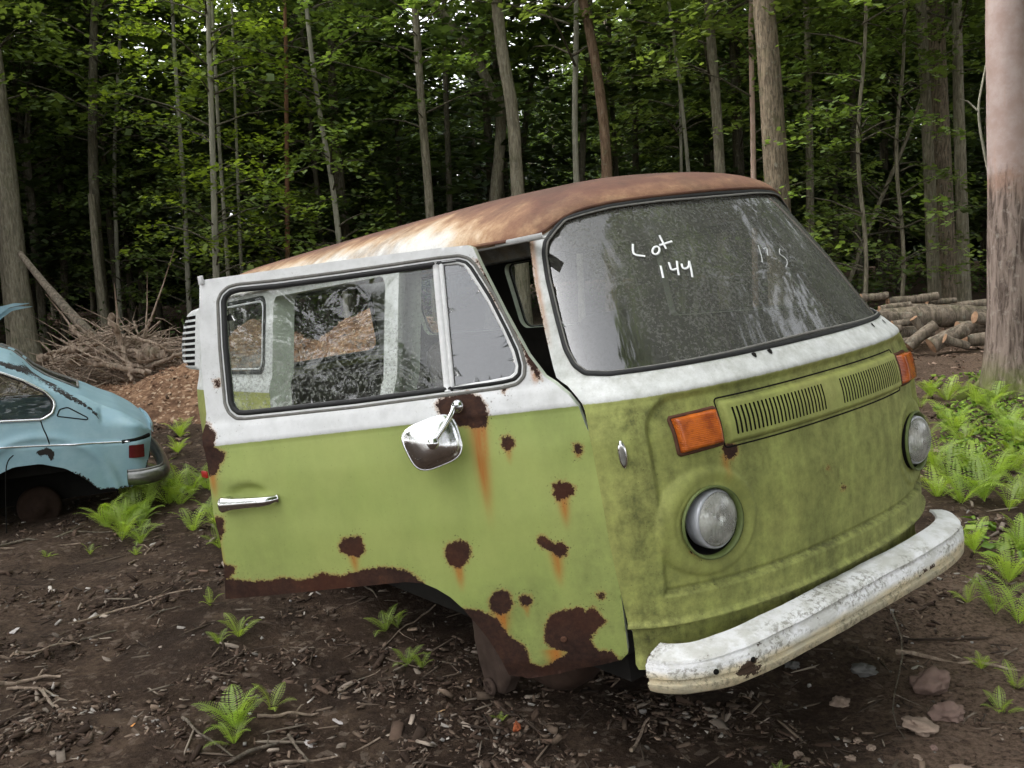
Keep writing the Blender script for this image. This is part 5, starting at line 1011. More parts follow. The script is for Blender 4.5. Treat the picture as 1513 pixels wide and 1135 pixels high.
# low seedlings as ground cover in the bed
N=17000;xs=rng.uniform(2.4,9,N);ys=rng.uniform(4.3,10.5,N);k=(xs>.44*ys+.35)&(fbm(xs*1.4,ys*1.4,0,3,31)>.47);xs,ys=xs[k],ys[k];N=len(xs)
L=rng.uniform(.025,.065,N);cols=pal(N,[(.8,.9,.7),(1.1,1.1,.9),(.6,.75,.6)],[.4,.3,.3]);P,F,C_=slabs(N,xs,ys,gh(xs,ys)+rng.uniform(.01,.09,N),L,L*.6,L*0+.001,cols,.5)
tag(mesh_np('ground_cover',P,F,M['fern'],smooth=False,attrs={'tint':C_}),'low green seedlings growing between the ferns','ground cover',kind='stuff')
# ------------------------------------------------------------------ logs, brush pile
LL=['thickest log, lying level across the log pile','log with a round cut end facing left of the big log','pale short log end sticking out at top left of the pile','pale log resting on top of the pile at its left','split piece with a pinkish face under the cut log','low log in shadow at the left of the pile','short log leaning up to the right, cut end showing','stout leaning log with a round cut end, front of the pile','log behind the stout leaning one, partly behind the big trunk','thin log on top of the pile near the twin trunks','lowest log at the right of the pile, by the big trunk','lowest log at the left end of the pile','long thin log lying behind the top of the pile','short log tucked behind the thickest one at its left','log slanting down to the right just left of the big trunk','stubby log under the cut log at the left end','small log slanting down in front of the stout leaning one','log sticking out by the foot of the big trunk','thin steep log between the short leaning ones','thin log slanting up at the upper left of the pile']
for i,(a,b,r) in enumerate(E['logs']):
    a=np.array(a);b=np.array(b);n=26;T_=np.linspace(0,1,n)[:,None];P=a+(b-a)*T_+np.array([0,0,1])*np.sin(T_*PI*1.3+i)*r*.12
    rad=r*(1-.15*T_[:,0])*(1+.22*(fbm(T_[:,0]*7,T_[:,0]*0+i*3.3,0,3,41)-.5))*(1+rng.normal(0,.02,n));dr=(b-a)/np.linalg.norm(b-a)
    V,F=tube_np(P,r,n=18,rads=rad);V=V+rng.normal(0,r*.02,V.shape)
    F=F.tolist();o=mesh_np('log',V,F,M['log']);
    tag(o,LL[i],'log','felled logs piled at the edge of the wood')
    for e,sg in ((0,-1),(n-1,1)):
        ringv=V[e*18:e*18+18];c=ringv.mean(0);Vc=np.concatenate([ringv*1,[c+dr*sg*.012]]);f=[[j,(j+1)%18,18] if sg<0 else [(j+1)%18,j,18] for j in range(18)]
        mesh_np('cut_end',Vc+dr*sg*.003,f,M['logend'],parent=o,smooth=False)
for i,(a,m_,b,r) in enumerate(E['brush']):
    a,m_,b=map(np.array,(a,m_,b));P=smooth_poly([a,m_,b],3,False);P=P+rng.normal(0,r*.35,P.shape);n=len(P)
    mb=MB();mb.tube(P,r,n=8,rads=r*np.linspace(1.1,.55,n))
    for k in range(3 if r<.06 else 1):
        j=random.randrange(n//4,n-1);q=P[j];d=(b-a)/np.linalg.norm(b-a);s_=np.array([random.uniform(-.4,.4),random.uniform(-.3,.3),random.uniform(.0,.7)]);L_=random.uniform(.3,.8);d=d*random.choice((-1,1,1))+s_
        mb.tube([q,q+d*L_*.5+rng.normal(0,.03,3),q+d*L_],r*.5,n=6,rads=[r*.5,r*.32,r*.12])
    tag(mb.build('dead_branch',M['deadwood']),'bleached dead branch tangled in the brush pile behind the blue car','branch','dead branches of the brush pile')
mb=MB()
for k in range(620):
    c=np.array([random.gauss(-6.1,.95),random.uniform(13.4,15.4),0]);c[2]=abs(random.gauss(.35,.28))*max(.15,1-((c[0]+6.1)/2.1)**2)+.02
    d=rng.normal(0,1,3)*[1,.5,.45];d/=np.linalg.norm(d);L_=random.uniform(.25,.8);mb.tube([c-d*L_/2,c+rng.normal(0,.04,3),c+d*L_/2],.01,n=4,rads=[.012,.010,.004],cap=False)
tag(mb.build('brushwood',M['deadwood']),'fine twigs filling the brush pile behind the blue car','brushwood',kind='stuff')
P=smooth_poly(np.array(E['lean']),2,False);mb=MB();mb.tube(P,.1,n=12,rads=np.linspace(.055,.10,len(P))*(1+rng.normal(0,.05,len(P))));tag(mb.build('fallen_tree',M['log']),'fallen bare trunk leaning down into the brush pile','fallen trunk')
# ------------------------------------------------------------------ trees
def leaves_np(C3,dirs,nl,size,spread_,mat_i,out,shade):
    """sprays: flat fans of diamond leaves. C3 centres, dirs outward unit (xy)"""
    for c,d in zip(C3,dirs):
        n=nl;L=spread_*random.uniform(.7,1.3);sd=np.array([-d[1],d[0],0.])
        t=rng.uniform(0,1,n);w=rng.normal(0,.34,n)*(1-.55*t)
        tl=random.uniform(-.35,.35);droop=-.22*t*t*L+rng.normal(0,.07,n)*L+tl*t*L+random.uniform(-.4,.4)*w*L
        P=c+np.outer(t*L,d)+np.outer(w*L,sd);P[:,2]+=droop
        yaw=rng.uniform(0,2*PI,n);s_=size*np.exp(rng.normal(0,.22,n))
        a=np.stack([np.cos(yaw),np.sin(yaw),rng.normal(-.15,.28,n)],1);b=np.stack([-np.sin(yaw),np.cos(yaw),rng.normal(0,.35,n)],1)
        a*=s_[:,None];b*=(s_*.50)[:,None]
        Q=np.stack([P-a*.5,P+b-a*.05,P+a*.55,P-b-a*.05],1).reshape(-1,3)
        out[0].append(Q);out[1].append(np.full((n*4,1),random.uniform(*shade))*np.array([1,1,1.]))
def crown_mesh(kind,seed):
    random.seed(seed)
    if kind=='tall':z0,z1,ns,nl,R,size,spr,ml,sh=5.5,17,125,52,3.0,.14,1.25,'leaf_dark',(.5,1.9)
    elif kind=='low':z0,z1,ns,nl,R,size,spr,ml,sh=1.2,11,58,44,1.9,.125,1.1,'leaf_dark',(.7,2.4)
    elif kind=='bright':z0,z1,ns,nl,R,size,spr,ml,sh=2.0,9.5,74,46,1.9,.115,1.05,'leaf_bright',(.7,1.5)
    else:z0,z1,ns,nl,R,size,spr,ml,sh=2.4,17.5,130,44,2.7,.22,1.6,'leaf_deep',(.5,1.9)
    mb=MB();out=([],[]);C3=[];Ds=[]
    for k in range(ns):
        z=z0+(z1-z0)*random.random()**(.9);az=random.uniform(0,2*PI);r=R*random.uniform(.15,1)*(.65+.35*math.sin(min(1,(z-z0)/(z1-z0))*PI))
        d=np.array([math.cos(az),math.sin(az),0]);c=d*r+[0,0,z];C3.append(c);Ds.append(d)
        if k%2==0:
            mb.tube([[0,0,z-r*.35],c*.5+np.array([0,0,z])*.5+[0,0,-.12*r],c,c+d*spr*.6+[0,0,-.08]],.02,n=4,rads=[.028,.018,.011,.004],cap=False)
    leaves_np(C3,Ds,nl,size,spr,0,out,sh)
    Vl=np.concatenate(out[0]);A=np.concatenate(out[1]);nq=len(Vl)//4;Fl=np.arange(nq*4).reshape(-1,4)
    Vb=np.concatenate(mb.V);Fb=np.array(mb.F)
    V=np.concatenate([Vl,Vb]);F=np.concatenate([Fl,Fb+len(Vl)]);A=np.concatenate([A,np.ones((len(Vb),3))])
    o=mesh_np('crown',V,F,[M[ml],M['bark_dark']],smooth=False,attrs={'tint':A},fmat=np.concatenate([np.zeros(nq),np.ones(len(Fb))]));me=o.data;bpy.data.objects.remove(o);return me
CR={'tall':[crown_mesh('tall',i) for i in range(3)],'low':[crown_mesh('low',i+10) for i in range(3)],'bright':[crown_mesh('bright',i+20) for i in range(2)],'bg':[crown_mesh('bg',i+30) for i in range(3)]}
random.seed(3)
def trunk_mesh(P,r,mat,n=12,flare=1.5,fork=None):
    P=smooth_poly(np.array(P,float),2,False);P=resample(P,.35,False);m=len(P)
    h=P[:,2];rad=r*(1.12-.05*np.clip(h,0,14))*np.where(h<.8,1+(flare-1)*(1-h/.8)**2*.6,1);rad=np.maximum(rad,r*.25)
    ph=random.uniform(0,9)
    V,F=tube_np(P,r,n=n,rads=rad)
    V=V.reshape(m,n,3);wob=1+.07*(fbm(np.repeat(h[:,None],n,1)*1.4+ph,np.tile(np.arange(n)*.9,(m,1)),0,3,6)-.5)*2
    c=P[:,None,:];V=(c+(V-c)*wob[...,None]).reshape(-1,3)
    mb=MB();mb.add(V,F);return mb
BK={'grey':'bark_grey','dark':'bark_dark','pale':'bark_pale','red':'bark_red','brown':'bark_brown','pink':'bark_pink','bark':'bark_bark'}
TL=['thick grey tree leaning left behind the blue car','slim grey tree at the far left edge','thin dark crooked tree second in from the left edge','tall dark straight tree behind the brush pile','broken grey stub beside the dark tree behind the brush pile','thin pale sapling right of the broken stub','thin pale sapling left of the bright leafy sapling','slender pale sapling with bright yellow green leaves','thinner stem standing against the bright leafy sapling','pale sapling right of the two bright leafy stems','thin red brown pole of a tree above the van rear','thin pale tree leaning left above the van roof rear','dark thicker tree right behind the leaning pale one','straight grey tree above the middle of the van roof','thin dark tree right of the straight grey one','forked tree whose left limb reaches far out over the roof','stout grey tree right of the forked tree','dark curved tree in the shade behind the stout grey one','slim pale tree above the roof left of the brown tree','dark tree between the slim pale tree and the brown one','bent reddish brown tree with scarred bark above the windscreen edge','thin pale sapling curving up above the windscreen','short thin stem beside the curving sapling','straight grey tree above the middle of the windscreen','dark tree left of the pink pole','thin pinkish bare pole left of the broad rough trunk','broad rough barked tree above the right of the windscreen','dark slim tree right of the broad rough trunk','grey half of the twin trees behind the log pile','broad brown half of the twin trees behind the log pile','grey tree standing right of the twin trees','dark thin tree behind the right corner of the windscreen','thin sapling leaning steeply right behind the van corner','dark thin tree left of the straight grey roof tree','thin dark tree between the brush pile and the pale saplings','thin dark tree behind the crooked one at the left','dark thin sapling left of the slender bright one','dark thin tree left of the leaning pale one','dark tree right of the bent brown one','dark thin tree behind the slim dark one, right','dark tree between the van corner and the twin trees']
def extend(P,top=13.5):
    P=[np.array(p) for p in P]
    P[0]=P[0].copy()
    # run the base down to the ground
    d=(P[1]-P[0]);k=P[0][2]/max(.3,d[2]);base=P[0]-d*min(k,1.6)*1;base[2]=-.15;base[:2]=P[0][:2]-d[:2]*min(k,1.2)*.6
    if P[0][2]>.3:P=[base]+P
    else:P[0][2]=-.15
    d=P[-1]-P[-2];d=d/np.linalg.norm(d);h=P[-1][2]
    return P,d,h
for i,(P,r,bk,ck) in enumerate(D['trees']):
    P,d,h=extend(P)
    if ck!='none' and h<12:
        L_=15.5-h;P=P+[P[-1]+d*L_*.5+[.1*random.uniform(-1,1)*3,0,0],P[-1]*1+d*L_]
    base=P[0].copy();base[2]=0
    e=empty('tree',tuple(base));tag(e,TL[i],'tree','trees along the edge of the wood')
    mb=trunk_mesh([p-base for p in P],r*1.2,None)
    if i in (14,15,16,17,18,19,8):ck='none'
    if i==15:
        j=np.array(at_fork) if False else P[3]-base
        mb.tube([j+[0,0,-.1],j+[.15,.2,1.2],j+[.1,.4,3.0],j+[.4,.4,6.]],r*.7,n=10,rads=[r*.8,r*.7,r*.55,r*.3])
    mb.build('trunk',M[BK[bk]],e)
    if ck!='none':
        c=bpy.data.objects.new('crown',random.choice(CR[ck]));COL.objects.link(c);c.parent=e
        mid=np.array(P[len(P)//2])-base;k=random.uniform(.85,1.1)
        if ck=='bright':k*=.9
        c.scale=(k,k,k);c.rotation_euler=(0,0,random.uniform(0,6));lean=(P[-1]-base)/max(1,P[-1][2])
        c.rotation_euler=(-lean[1]*.9,lean[0]*.9,random.uniform(0,6)) if False else (0,lean[0]*.9,0)
# big tree with stripped upper bark
def big_mat():
    t=NT('big_tree_bark');co=t.coord();z=t.n('SeparateXYZ',Vector=co).outputs[2];v=t.scale(co,(1,1,.14));r=t.noise(20,6,.72,vec=v,dist=.5);n=t.noise(5,5,.7);f=t.noise(14,4,.6)
    b=t.mix(t.step(r,.35,.62),(.075,.055,.045),(.30,.235,.20));b=t.mix(t.math('MULTIPLY',t.step(f,.55,.7),.5),b,(.42,.37,.32))
    mo_=t.math('MULTIPLY',t.step(t.math('ADD',z,t.math('MULTIPLY',n,.8)),.95,.45),t.step(n,.3,.55));b=t.mix(mo_,b,(.13,.16,.035))
    pk=t.mix(t.step(n,.35,.7),(.34,.25,.22),(.42,.34,.315));pk=t.mix(t.step(t.math('ADD',z,t.math('MULTIPLY',n,.6)),2.65,2.45),pk,(.30,.19,.145))
    pk=t.mix(t.math('MULTIPLY',t.step(t.noise(9,5,.7,vec=v),.55,.7),.4),pk,(.40,.24,.18))
    m=t.step(t.math('ADD',z,t.math('ADD',t.math('MULTIPLY',t.math('SUBTRACT',t.noise(9,6,.7),.5),.5),t.math('MULTIPLY',t.math('SUBTRACT',r,.5),.5))),1.95,2.40)
    t.pbr(t.mix(m,b,pk),.9,0,t.bump(t.math('MULTIPLY',r,t.math('SUBTRACT',1.1,m)),.03,.9),.15);return t.m
P=[np.array(p) for p in D['big'][0]];base=P[0].copy();base[2]=0;e=empty('tree',tuple(base));tag(e,'big near tree at the right with bark stripped pink above and moss at its foot','tree')
P[0][2]=-.1;Q=[p-base for p in P]+[P[-1]-base+[-.05,0,4.],P[-1]-base+[0,0,9]]
mb=trunk_mesh(Q,.185,None,n=28,flare=1.9)
for a in (2.6,3.6,4.7,5.6,.3):
    mb.tube([[.10*math.cos(a),.10*math.sin(a),.42],[.24*math.cos(a),.24*math.sin(a),.14],[.42*math.cos(a),.42*math.sin(a),.0],[.62*math.cos(a),.62*math.sin(a),-.08]],.06,n=8,rads=[.07,.075,.055,.03])
mb.build('trunk',big_mat(),e);c=bpy.data.objects.new('crown',CR['tall'][0]);COL.objects.link(c);c.parent=e;c.location=(0,0,3.2)
# thin bare sapling beside it
P=[np.array(p) for p in []]
def pt(px,py,d):
    v=MC@np.array([(px-756.5)/1315.82,-(py-567.5)/1315.82,-1]);v=v*(d/v[1]);v[2]+=1.66;return v
P=[pt(1470,470,11),pt(1466,280,11),pt(1452,215,11),pt(1444,163,11),pt(1452,120,11),pt(1462,70,11)]
b0=P[0].copy();b0[2]=0;P=[b0+[0,0,-.05]]+P;e=empty('sapling',tuple(b0));tag(e,'thin pale curved sapling just left of the big pink tree','sapling')
mb=MB();P_=smooth_poly(np.array(P)-b0,2,False);mb.tube(P_,.02,n=8,rads=np.linspace(.024,.008,len(P_)));q=pt(1444,163,11)-b0;mb.tube([q,pt(1430,150,11)-b0,pt(1418,146,11)-b0],.01,n=6,rads=[.012,.009,.004]);mb.build('stem',M['bark_pale'],e)
# bright maple sprays at the edge of the wood, right of the van
for k,(px,d) in enumerate([(1275,17),(1330,18.5)]):
    b0=pt(px,520,d);b0[2]=0;e=empty('young_tree',tuple(b0));tag(e,['young leafy tree with hanging bright sprays right of the windscreen','young leafy tree with pale green sprays before the dark wood left of the twin trees'][k],'tree','young trees by the log pile')
    mb=trunk_mesh([(0,0,-.1),(.1,0,1.5),(-.1,.1,3.5),(.15,.1,5.5),(.1,.2,8)],.04,None,8);mb.build('trunk',M['bark_grey'],e)
    c=bpy.data.objects.new('crown',CR['low'][k]);COL.objects.link(c);c.parent=e;c.scale=(.8,.8,.72);c.location=(0,0,-.2)
# trees deeper in the wood
proto=trunk_mesh([(0,0,-.2),(.1,0,3),(-.05,.1,7),(.2,0,16)],.15,None,9).build('trunk',M['bark_dark'])
tm=proto.data;bpy.data.objects.remove(proto)
placed=[]
tries=0
while len(placed)<96 and tries<4000:
    tries+=1;y=random.uniform(25,62);x=random.uniform(-.72,.72)*y
    if any(abs(x/y-g)<w_ for g,w_ in ((-.08,.052),(.056,.046),(-.345,.035),(-.47,.02))) and y<54:continue
    if any((x-a)**2+(y-b)**2<(1.9 if y<40 else 2.6)**2 for a,b in placed):continue
    placed.append((x,y));e=empty('forest_tree',(x,y,0),random.uniform(0,6));tag(e,'dark tree standing deeper in the wood','tree','trees deeper in the wood')
    t_=bpy.data.objects.new('trunk',tm);COL.objects.link(t_);t_.parent=e;k=random.uniform(.5,1.2);t_.scale=(k,k,random.uniform(.95,1.15))
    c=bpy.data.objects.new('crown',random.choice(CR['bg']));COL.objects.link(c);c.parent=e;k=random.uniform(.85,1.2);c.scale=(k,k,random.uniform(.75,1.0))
for k in range(46):
    az=math.radians(random.uniform(37,64))*(-1 if k%2 else 1);R_=random.uniform(27,50)
    x=R_*math.sin(az);y=R_*math.cos(az);e=empty('forest_tree',(x,y,0),random.uniform(0,6));tag(e,'dark tree beyond the side edges of the photograph','tree','trees beside the clearing')
    t_=bpy.data.objects.new('trunk',tm);COL.objects.link(t_);t_.parent=e;c=bpy.data.objects.new('crown',CR['bg'][k%3]);COL.objects.link(c);c.parent=e
# trees on the photographer's side of the clearing (they are what the glass mirrors)
for k,(az,R_,sc_) in enumerate([(58, 16, 1.5), (88, 12, 1.6), (104, 11, 1.6), (120, 11, 1.65), (136, 11, 1.6), (152, 12, 1.55), (96, 17, 1.6), (128, 17, 1.6), (112, 19, 1.7), (-128, 33, 1.15), (-133, 33, 1.2), (-138, 34, 1.15), (-143, 36, 0.95), (-122, 31, 1.25), (-116, 29, 1.3), (-149, 38, 0.72), (-155, 38, 0.7), (-110, 26, 1.4), (-103, 24, 1.45), (-96, 22, 1.5), (-89, 21, 1.5), (-82, 20, 1.5), (-75, 20, 1.5), (-68, 21, 1.5), (-60, 22, 1.5), (-52, 23, 1.4), (-98, 30, 1.6), (-85, 29, 1.6), (-70, 29, 1.6), (-120, 38, 1.5), (165, 30, 1.3), (175, 32, 1.3), (-165, 40, 1.1), (50, 18, 1.4)]):
    a=math.radians(90-az);x=R_*math.cos(a);y=R_*math.sin(a)
    e=empty('forest_tree',(x,y,0),random.uniform(0,6));tag(e,'tree on the far side of the clearing, behind the photographer','tree','trees behind the photographer')
    t_=bpy.data.objects.new('trunk',tm);COL.objects.link(t_);t_.parent=e;t_.scale=(sc_,sc_,sc_)
    c=bpy.data.objects.new('crown',CR['bg'][k%3]);COL.objects.link(c);c.parent=e;c.scale=(sc_,sc_,sc_)
# the far wood: one leafy mass behind everything
N=95000;ang_=rng.uniform(-1.12,1.12,N);R_=rng.uniform(60,84,N);xs=np.sin(ang_)*R_*1.15;ys=np.cos(ang_)*R_*1.15;zs=rng.uniform(0,1,N)**1.05*20
k=fbm(xs*.16,zs*.22,0,3,17)>.08+.027*np.maximum(zs-4,0)+.9*smoothstep(15,19,zs)*((np.abs(xs/ys+.08)<.05)|(np.abs(xs/ys-.056)<.04)|(np.abs(xs/ys+.345)<.04));xs,ys,zs=xs[k],ys[k],zs[k];N=len(xs)
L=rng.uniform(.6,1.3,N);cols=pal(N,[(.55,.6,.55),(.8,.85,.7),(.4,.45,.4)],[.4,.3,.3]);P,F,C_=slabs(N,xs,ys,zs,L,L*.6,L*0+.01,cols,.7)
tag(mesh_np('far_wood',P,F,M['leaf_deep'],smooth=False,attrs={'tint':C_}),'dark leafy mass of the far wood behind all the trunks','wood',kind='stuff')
# undergrowth
N=15000;ys=rng.uniform(21,48,N);xs=rng.uniform(-.7,.7,N)*ys;zs=np.abs(rng.normal(0,.55,N));k=fbm(xs*.35,ys*.35,0,3,19)>.50;xs,ys,zs=xs[k],ys[k],zs[k];N=len(xs)
L=rng.uniform(.07,.16,N);cols=pal(N,[(.7,.8,.6),(1.1,1.2,.9),(.5,.6,.5)],[.4,.2,.4]);P,F,C_=slabs(N,xs,ys,zs,L,L*.6,L*0+.004,cols,.6)
tag(mesh_np('undergrowth',P,F,M['leaf_dark'],smooth=False,attrs={'tint':C_}),'low leafy undergrowth between the trunks','undergrowth',kind='stuff')
# ------------------------------------------------------------------ blue car
CY=0.;CWd=1.60
def carpaint():
    t=NT('faded_sky_blue_car_paint');n=t.noise(6,5,.65);f=t.noise(80,5,.7);ra=t.attr('rust')
    c=t.mix(t.step(n,.35,.7),(.26,.42,.49),(.33,.49,.55));c=t.mix(t.math('MULTIPLY',t.step(f,.6,.75),.4),c,(.16,.2,.2))
    j=t.noise(40,6,.75);r=t.step(t.math('ADD',ra,t.math('MULTIPLY',t.math('SUBTRACT',j,.5),.05)),-.001,.002);c=t.mix(r,c,(.018,.015,.013))
    t.pbr(c,t.mixf(r,.38,.9),0,t.bump(f,.001,.3),.5);return t.m
M['bluepaint']=carpaint()
car=empty('parked_car',(-2.60,6.40,0),math.radians(26));tag(car,'pale blue derelict fastback car without wheels, its tail beside the van','car')
cout=np.array(E['car_out']);ctop=np.array(E['car_top']);o_=np.argsort(ctop[:,0]);ctx,ctz=ctop[o_,0],ctop[o_,1]
cb=np.array(E['car_band'])[::-1];cl=np.array(E['car_line'])[::-1]
AX=E['arch'][0];AZ=.16
def cmap(x,z,side=0,off=0.):
    zt=np.interp(x,ctx,ctz);zl=np.interp(x,cl[:,0],cl[:,1])
    zb=np.minimum(np.interp(x,cb[:,0],cb[:,1],left=9,right=9),9);zb=np.where(zb>8,zl+.10+0*x,zb);zb=np.minimum(zb,zt-.03)
    up=np.clip((z-zb)/np.maximum(zt-zb,.02),0,1)
    y=.13*np.clip((z-zl)/.6,0,1)**1.3+.40*up**2*(.30+.70*smoothstep(-.35,-.9,x))
    y=y-.018*smoothstep(-.012,.012,zl-z)+.05*np.clip((zl-z)/.45,0,1)**2*1.0
    y=y+.16*smoothstep(-.22,.02,x)**2.2+.25*smoothstep(-3.9,-4.4,x)**2
    y=y-off
    # flared arch lip
    y=y-.020*np.exp(-((np.sqrt((x-AX)**2+((z-AZ))**2)-.50)/.03)**2)
    Y=CY+y if side==0 else CY+CWd-y
    return np.stack([x,Y,z],-1)
w1=np.array(E['car_win']);w2=np.array(E['car_win2'])
band=np.concatenate([cb+[0,-.010],(cb+[0,.036])[::-1]])
for side in (0,1):
    V2,T,ol,hl=tri2d(smooth_poly(resample(cout,.06),1),[smooth_poly(resample(w1,.05),1),smooth_poly(resample(w2,.05),1)],.018 if side==0 else .05)
    rv=np.maximum(sdf(V2,band)-.006,sdf(V2,np.array(E['rust'])));d=segdist(V2,ol)
    rv=np.maximum(rv,np.where((V2[:,1]<.40)&(d<.03),.004-d*.5,-.2))
    o=mesh_np('body_side',cmap(V2[:,0],V2[:,1],side),T,M['bluepaint'],car,attrs={'rust':rv})
    for k,(h,nm) in enumerate(((hl[0],'side_window'),(hl[1],'door_window'))):
        V2,T,_,_=tri2d(h,[],.08);g=mesh_np(nm,cmap(V2[:,0],V2[:,1],side,-.012),T,M['glass'],car,attrs={'grime_shade':np.full(len(V2),.5)})
        mb=MB();mb.tube(cmap(h[:,0],h[:,1],side,.004),.011,True,6);mb.build('chrome_frame',M['chrome'],g)
        mb=MB();h2=h.mean(0)+(h-h.mean(0))*.965;mb.tube(cmap(h2[:,0],h2[:,1],side,.0),.009,True,6);mb.build('rubber_seal',M['rubber'],g)
# centre skin: roof, rear window and deck between the two sides
tp=resample(np.concatenate([np.array(E['car_out'])[:5][::1],np.array(E['car_top'])[1:],np.array(E['car_out'])[len(E['car_top'])+4:len(E['car_top'])+7]]),.05,False)
A=cmap(tp[:,0],tp[:,1],0);B=cmap(tp[:,0],tp[:,1],1);K=11;rows=[]
for k in range(K):
    t=k/(K-1);r_=A+(B-A)*t;cr=4*t*(1-t)
    r_=r_.copy();r_[:,2]+=.02*cr*(tp[:,1]>.75);r_[:,0]+=.03*cr*smoothstep(-.3,.0,tp[:,0]);rows.append(r_)
n=len(tp);V=np.stack(rows,1).reshape(-1,3);I,J=np.meshgrid(np.arange(n-1),np.arange(K-1),indexing='ij');F=np.stack([I*K+J,I*K+J+1,(I+1)*K+J+1,(I+1)*K+J],-1).reshape(-1,4)
mesh_np('roof_and_deck',V,F,M['bluepaint'],car,attrs={'rust':np.full(len(V),-.1)})
rwg=[]
for x_ in np.linspace(-1.15,-.48,8):
    z_=np.interp(x_,ctx,ctz);a=cmap(np.array([x_]),np.array([z_]),0)[0];b=cmap(np.array([x_]),np.array([z_]),1)[0]
    rwg.append([a+(b-a)*t+[0,0,.006+.02*4*t*(1-t)] for t in np.linspace(.25,.75,9)])
V=np.array(rwg).reshape(-1,3);I,J=np.meshgrid(np.arange(7),np.arange(8),indexing='ij');F=np.stack([I*9+J,I*9+J+1,(I+1)*9+J+1,(I+1)*9+J],-1).reshape(-1,4)
g=mesh_np('rear_window',V,F,M['ventglass'],car,attrs={'grime_shade':np.full(len(V),1.)})
lp=[tuple(p) for p in (rwg[0]+[r[-1] for r in rwg[1:-1]]+rwg[-1][::-1]+[r[0] for r in rwg[1:-1]][::-1])];mb=MB();mb.tube(np.array(lp),.009,True,6);mb.build('rubber_seal',M['greyrub'],g)
clr=resample(np.array(E['car_line']),.04,False);mb=MB();mb.tube(cmap(clr[:,0],clr[:,1]+.002,0,.006),.007,n=6);mb.build('chrome_strip',M['chrome'],car)
V2,T,_,_=tri2d(smooth_poly(resample(np.array(E['tail']),.02),1),[],.02);mesh_np('tail_light',cmap(V2[:,0],V2[:,1],0,.014),T,simple('dark_red_tail_glass',(.11,.012,.014),.25,0,30,.3),car)
tr_=resample(np.array(E['tstrip']),.03,False);mb=MB();mb.tube(cmap(tr_[:,0],tr_[:,1],0,.004),.016,n=6,squash=.5);mb.build('tail_trim',M['dark'],car)
q=smooth_poly(resample(np.array(E['quarter']),.03),1);mb=MB();mb.tube(cmap(q[:,0],q[:,1],0,.0),.005,True,5);mb.build('quarter_vent',M['dark'],car)
bx_,bz_=E['bump'];bp3=smooth_poly(np.array([(bx_-.02,-.03,bz_),(bx_+.10,-.045,bz_-.005),(bx_+.20,-.01,bz_),(bx_+.245,.10,bz_),(bx_+.26,.8,bz_),(bx_+.245,1.45,bz_),(bx_+.20,1.62,bz_),(bx_,1.64,bz_)]),2,False);mb=MB();mb.tube(bp3,.045,n=12,squash=1.2,up=np.array([0,0,1.]));mb.tube(bp3+[.0,0,.052],.012,n=6);mb.build('rear_bumper',M['dullchrome'],car)
dr=np.array([E['drum'][0],.35,.10]);V,F=lathe([(0,-.06),(.05,-.06),(.06,-.035),(.12,-.03),(.145,-.02),(.15,.03),(.13,.08),(0,.08)],32,'y');mesh_np('brake_drum',V+dr,F,M['darkrust'],car)
mb=MB();mb.box((-2.2,.80,.42),(3.4,1.3,.10));mb.box((-.25,.80,.42),(.4,1.1,.10));mb.build('floor_pan',M['dark'],car,False)
V=[];F=[]
ap=[(AX+.50*math.cos(t),AZ+.50*math.sin(t)) for t in np.linspace(-.1,PI+.1,18)]
V=np.array([(a,y,b) for y in (.07,.45) for a,b in ap]);F=[[i,i+1,i+19,i+18] for i in range(17)]+[[18+i for i in range(18)]];mesh_np('wheel_arch',V,F,M['dark'],car)
for l_ in ((E['seam'][:4]),(E['seam'][4:])):
    a_=resample(smooth_poly(np.array(l_),2,False),.02,False);mb=MB();mb.tube(cmap(a_[:,0],a_[:,1],0,-.001),.0045,n=5);mb.build('panel_seam',M['dark'],car)
mb=MB();mb.tube([(AX-.42,-.03,.58),(AX-.40,-.035,.45),(AX-.41,-.03,.08)],.006,n=6);mb.build('hanging_wire',M['rubber'],car)
b=empty('car_seat',(-2.3,.8,.55),parent=car);mb=MB();mb.box((0,0,0),(.5,1.2,.14),bev=.05);mb.build('cushion',M['seat'],b);mb=MB();mb.box((.28,0,.28),(.13,1.2,.5),bev=.05,R=Matrix.Rotation(math.radians(14),3,'Y'));mb.build('backrest',M['seat'],b)
mb=MB();mb.tube([(-2.9+.07*math.cos(t),.45+.19*math.sin(t),.90+.17*math.cos(t)) for t in np.linspace(0,2*PI,30,endpoint=False)],.012,True,6);mb.build('steering_wheel',M['interior'],car)
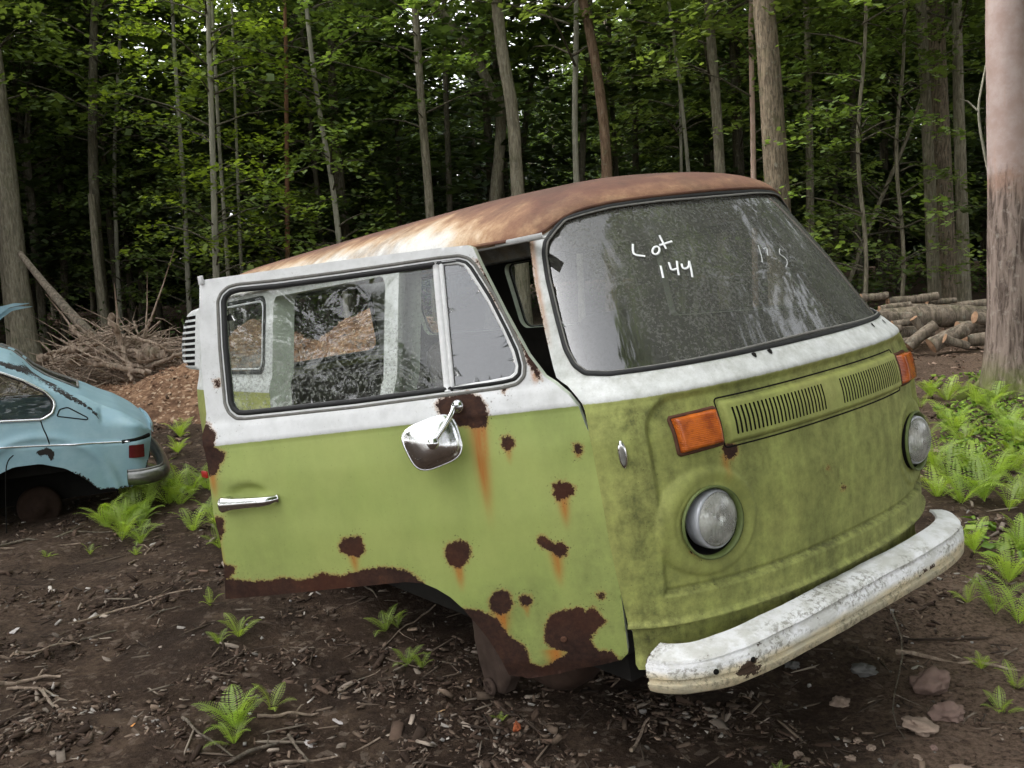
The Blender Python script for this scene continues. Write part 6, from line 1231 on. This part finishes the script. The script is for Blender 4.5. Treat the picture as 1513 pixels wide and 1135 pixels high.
# the raised hood of another car beyond it
rp=np.array(E['raised']);hb=empty('parked_car',(-6.2,9.2,0));tag(hb,'pale blue raised hood of another car at the left edge, above the blue roof','car')
V2p=rp[:,[0,2]];V2,T,_,_=tri2d(smooth_poly(resample(V2p,.06),1),[],.05)
xx=V2[:,0];zz=V2[:,1];tt=(zz-zz.min())/(zz.max()-zz.min())
V=np.stack([xx+6.2,.05*(tt-1)-.2+.05*np.sin(tt*PI),zz],-1);V=np.concatenate([V,V+[0,.05,-.035]]);nn=len(xx);F=T.tolist()+[[c+nn,b+nn,a+nn] for a,b,c in T.tolist()]
mesh_np('hood',V,F,M['bluepaint'],hb,attrs={'rust':np.full(len(V),-.1)})
mb=MB();mb.box((-1.6,.3,.62),(2.2,1.5,.55),bev=.12);mb.box((-2.4,.3,1.0),(1.2,1.35,.35),bev=.12);mb.build('body',M['bluepaint'],hb,attrs={'rust':np.full(sum(len(v) for v in mb.V),-.1)})
mb=MB();mb.tube([(-.75,.1,.85),(-.45,.05,1.38)],.02,n=8);mb.tube([(-.75,.6,.85),(-.45,.5,1.38)],.02,n=8);mb.build('hood_stay',M['dark'],hb)
# ------------------------------------------------------------------ camera, light
cam=bpy.data.cameras.new('camera');co=bpy.data.objects.new('camera',cam);COL.objects.link(co)
co.matrix_world=Matrix([[*MC[i],EYE[i]] for i in range(3)]+[[0,0,0,1]])
cam.sensor_width=36;cam.lens=36*1315.8225/1513;cam.clip_start=.05;cam.clip_end=2000
sc.camera=co
w=bpy.data.worlds.new('World');sc.world=w;w.use_nodes=True;nt=w.node_tree;bg=nt.nodes['Background']
SEL,SAZ=math.radians(40),math.radians(272)   # sun elevation, compass rotation
sk=nt.nodes.new('ShaderNodeTexSky');sk.sky_type='NISHITA';sk.sun_disc=False;sk.sun_elevation=SEL;sk.air_density=1.;sk.dust_density=4.;sk.ozone_density=.6
hs=nt.nodes.new('ShaderNodeHueSaturation');hs.inputs['Saturation'].default_value=.14
nt.links.new(sk.outputs[0],hs.inputs['Color']);nt.links.new(hs.outputs[0],bg.inputs['Color']);bg.inputs['Strength'].default_value=.15
sd=Vector((math.sin(SAZ)*math.cos(SEL),math.cos(SAZ)*math.cos(SEL),math.sin(SEL)))
sk.sun_rotation=SAZ
su=bpy.data.lights.new('sun','SUN');su.energy=.7;su.angle=math.radians(20);su.color=(1,.94,.85)
so=bpy.data.objects.new('sun',su);COL.objects.link(so);so.rotation_euler=sd.to_track_quat('Z','Y').to_euler()
sc.view_settings.view_transform='Standard';sc.view_settings.look='None';sc.view_settings.gamma=1;sc.view_settings.exposure=EXPO
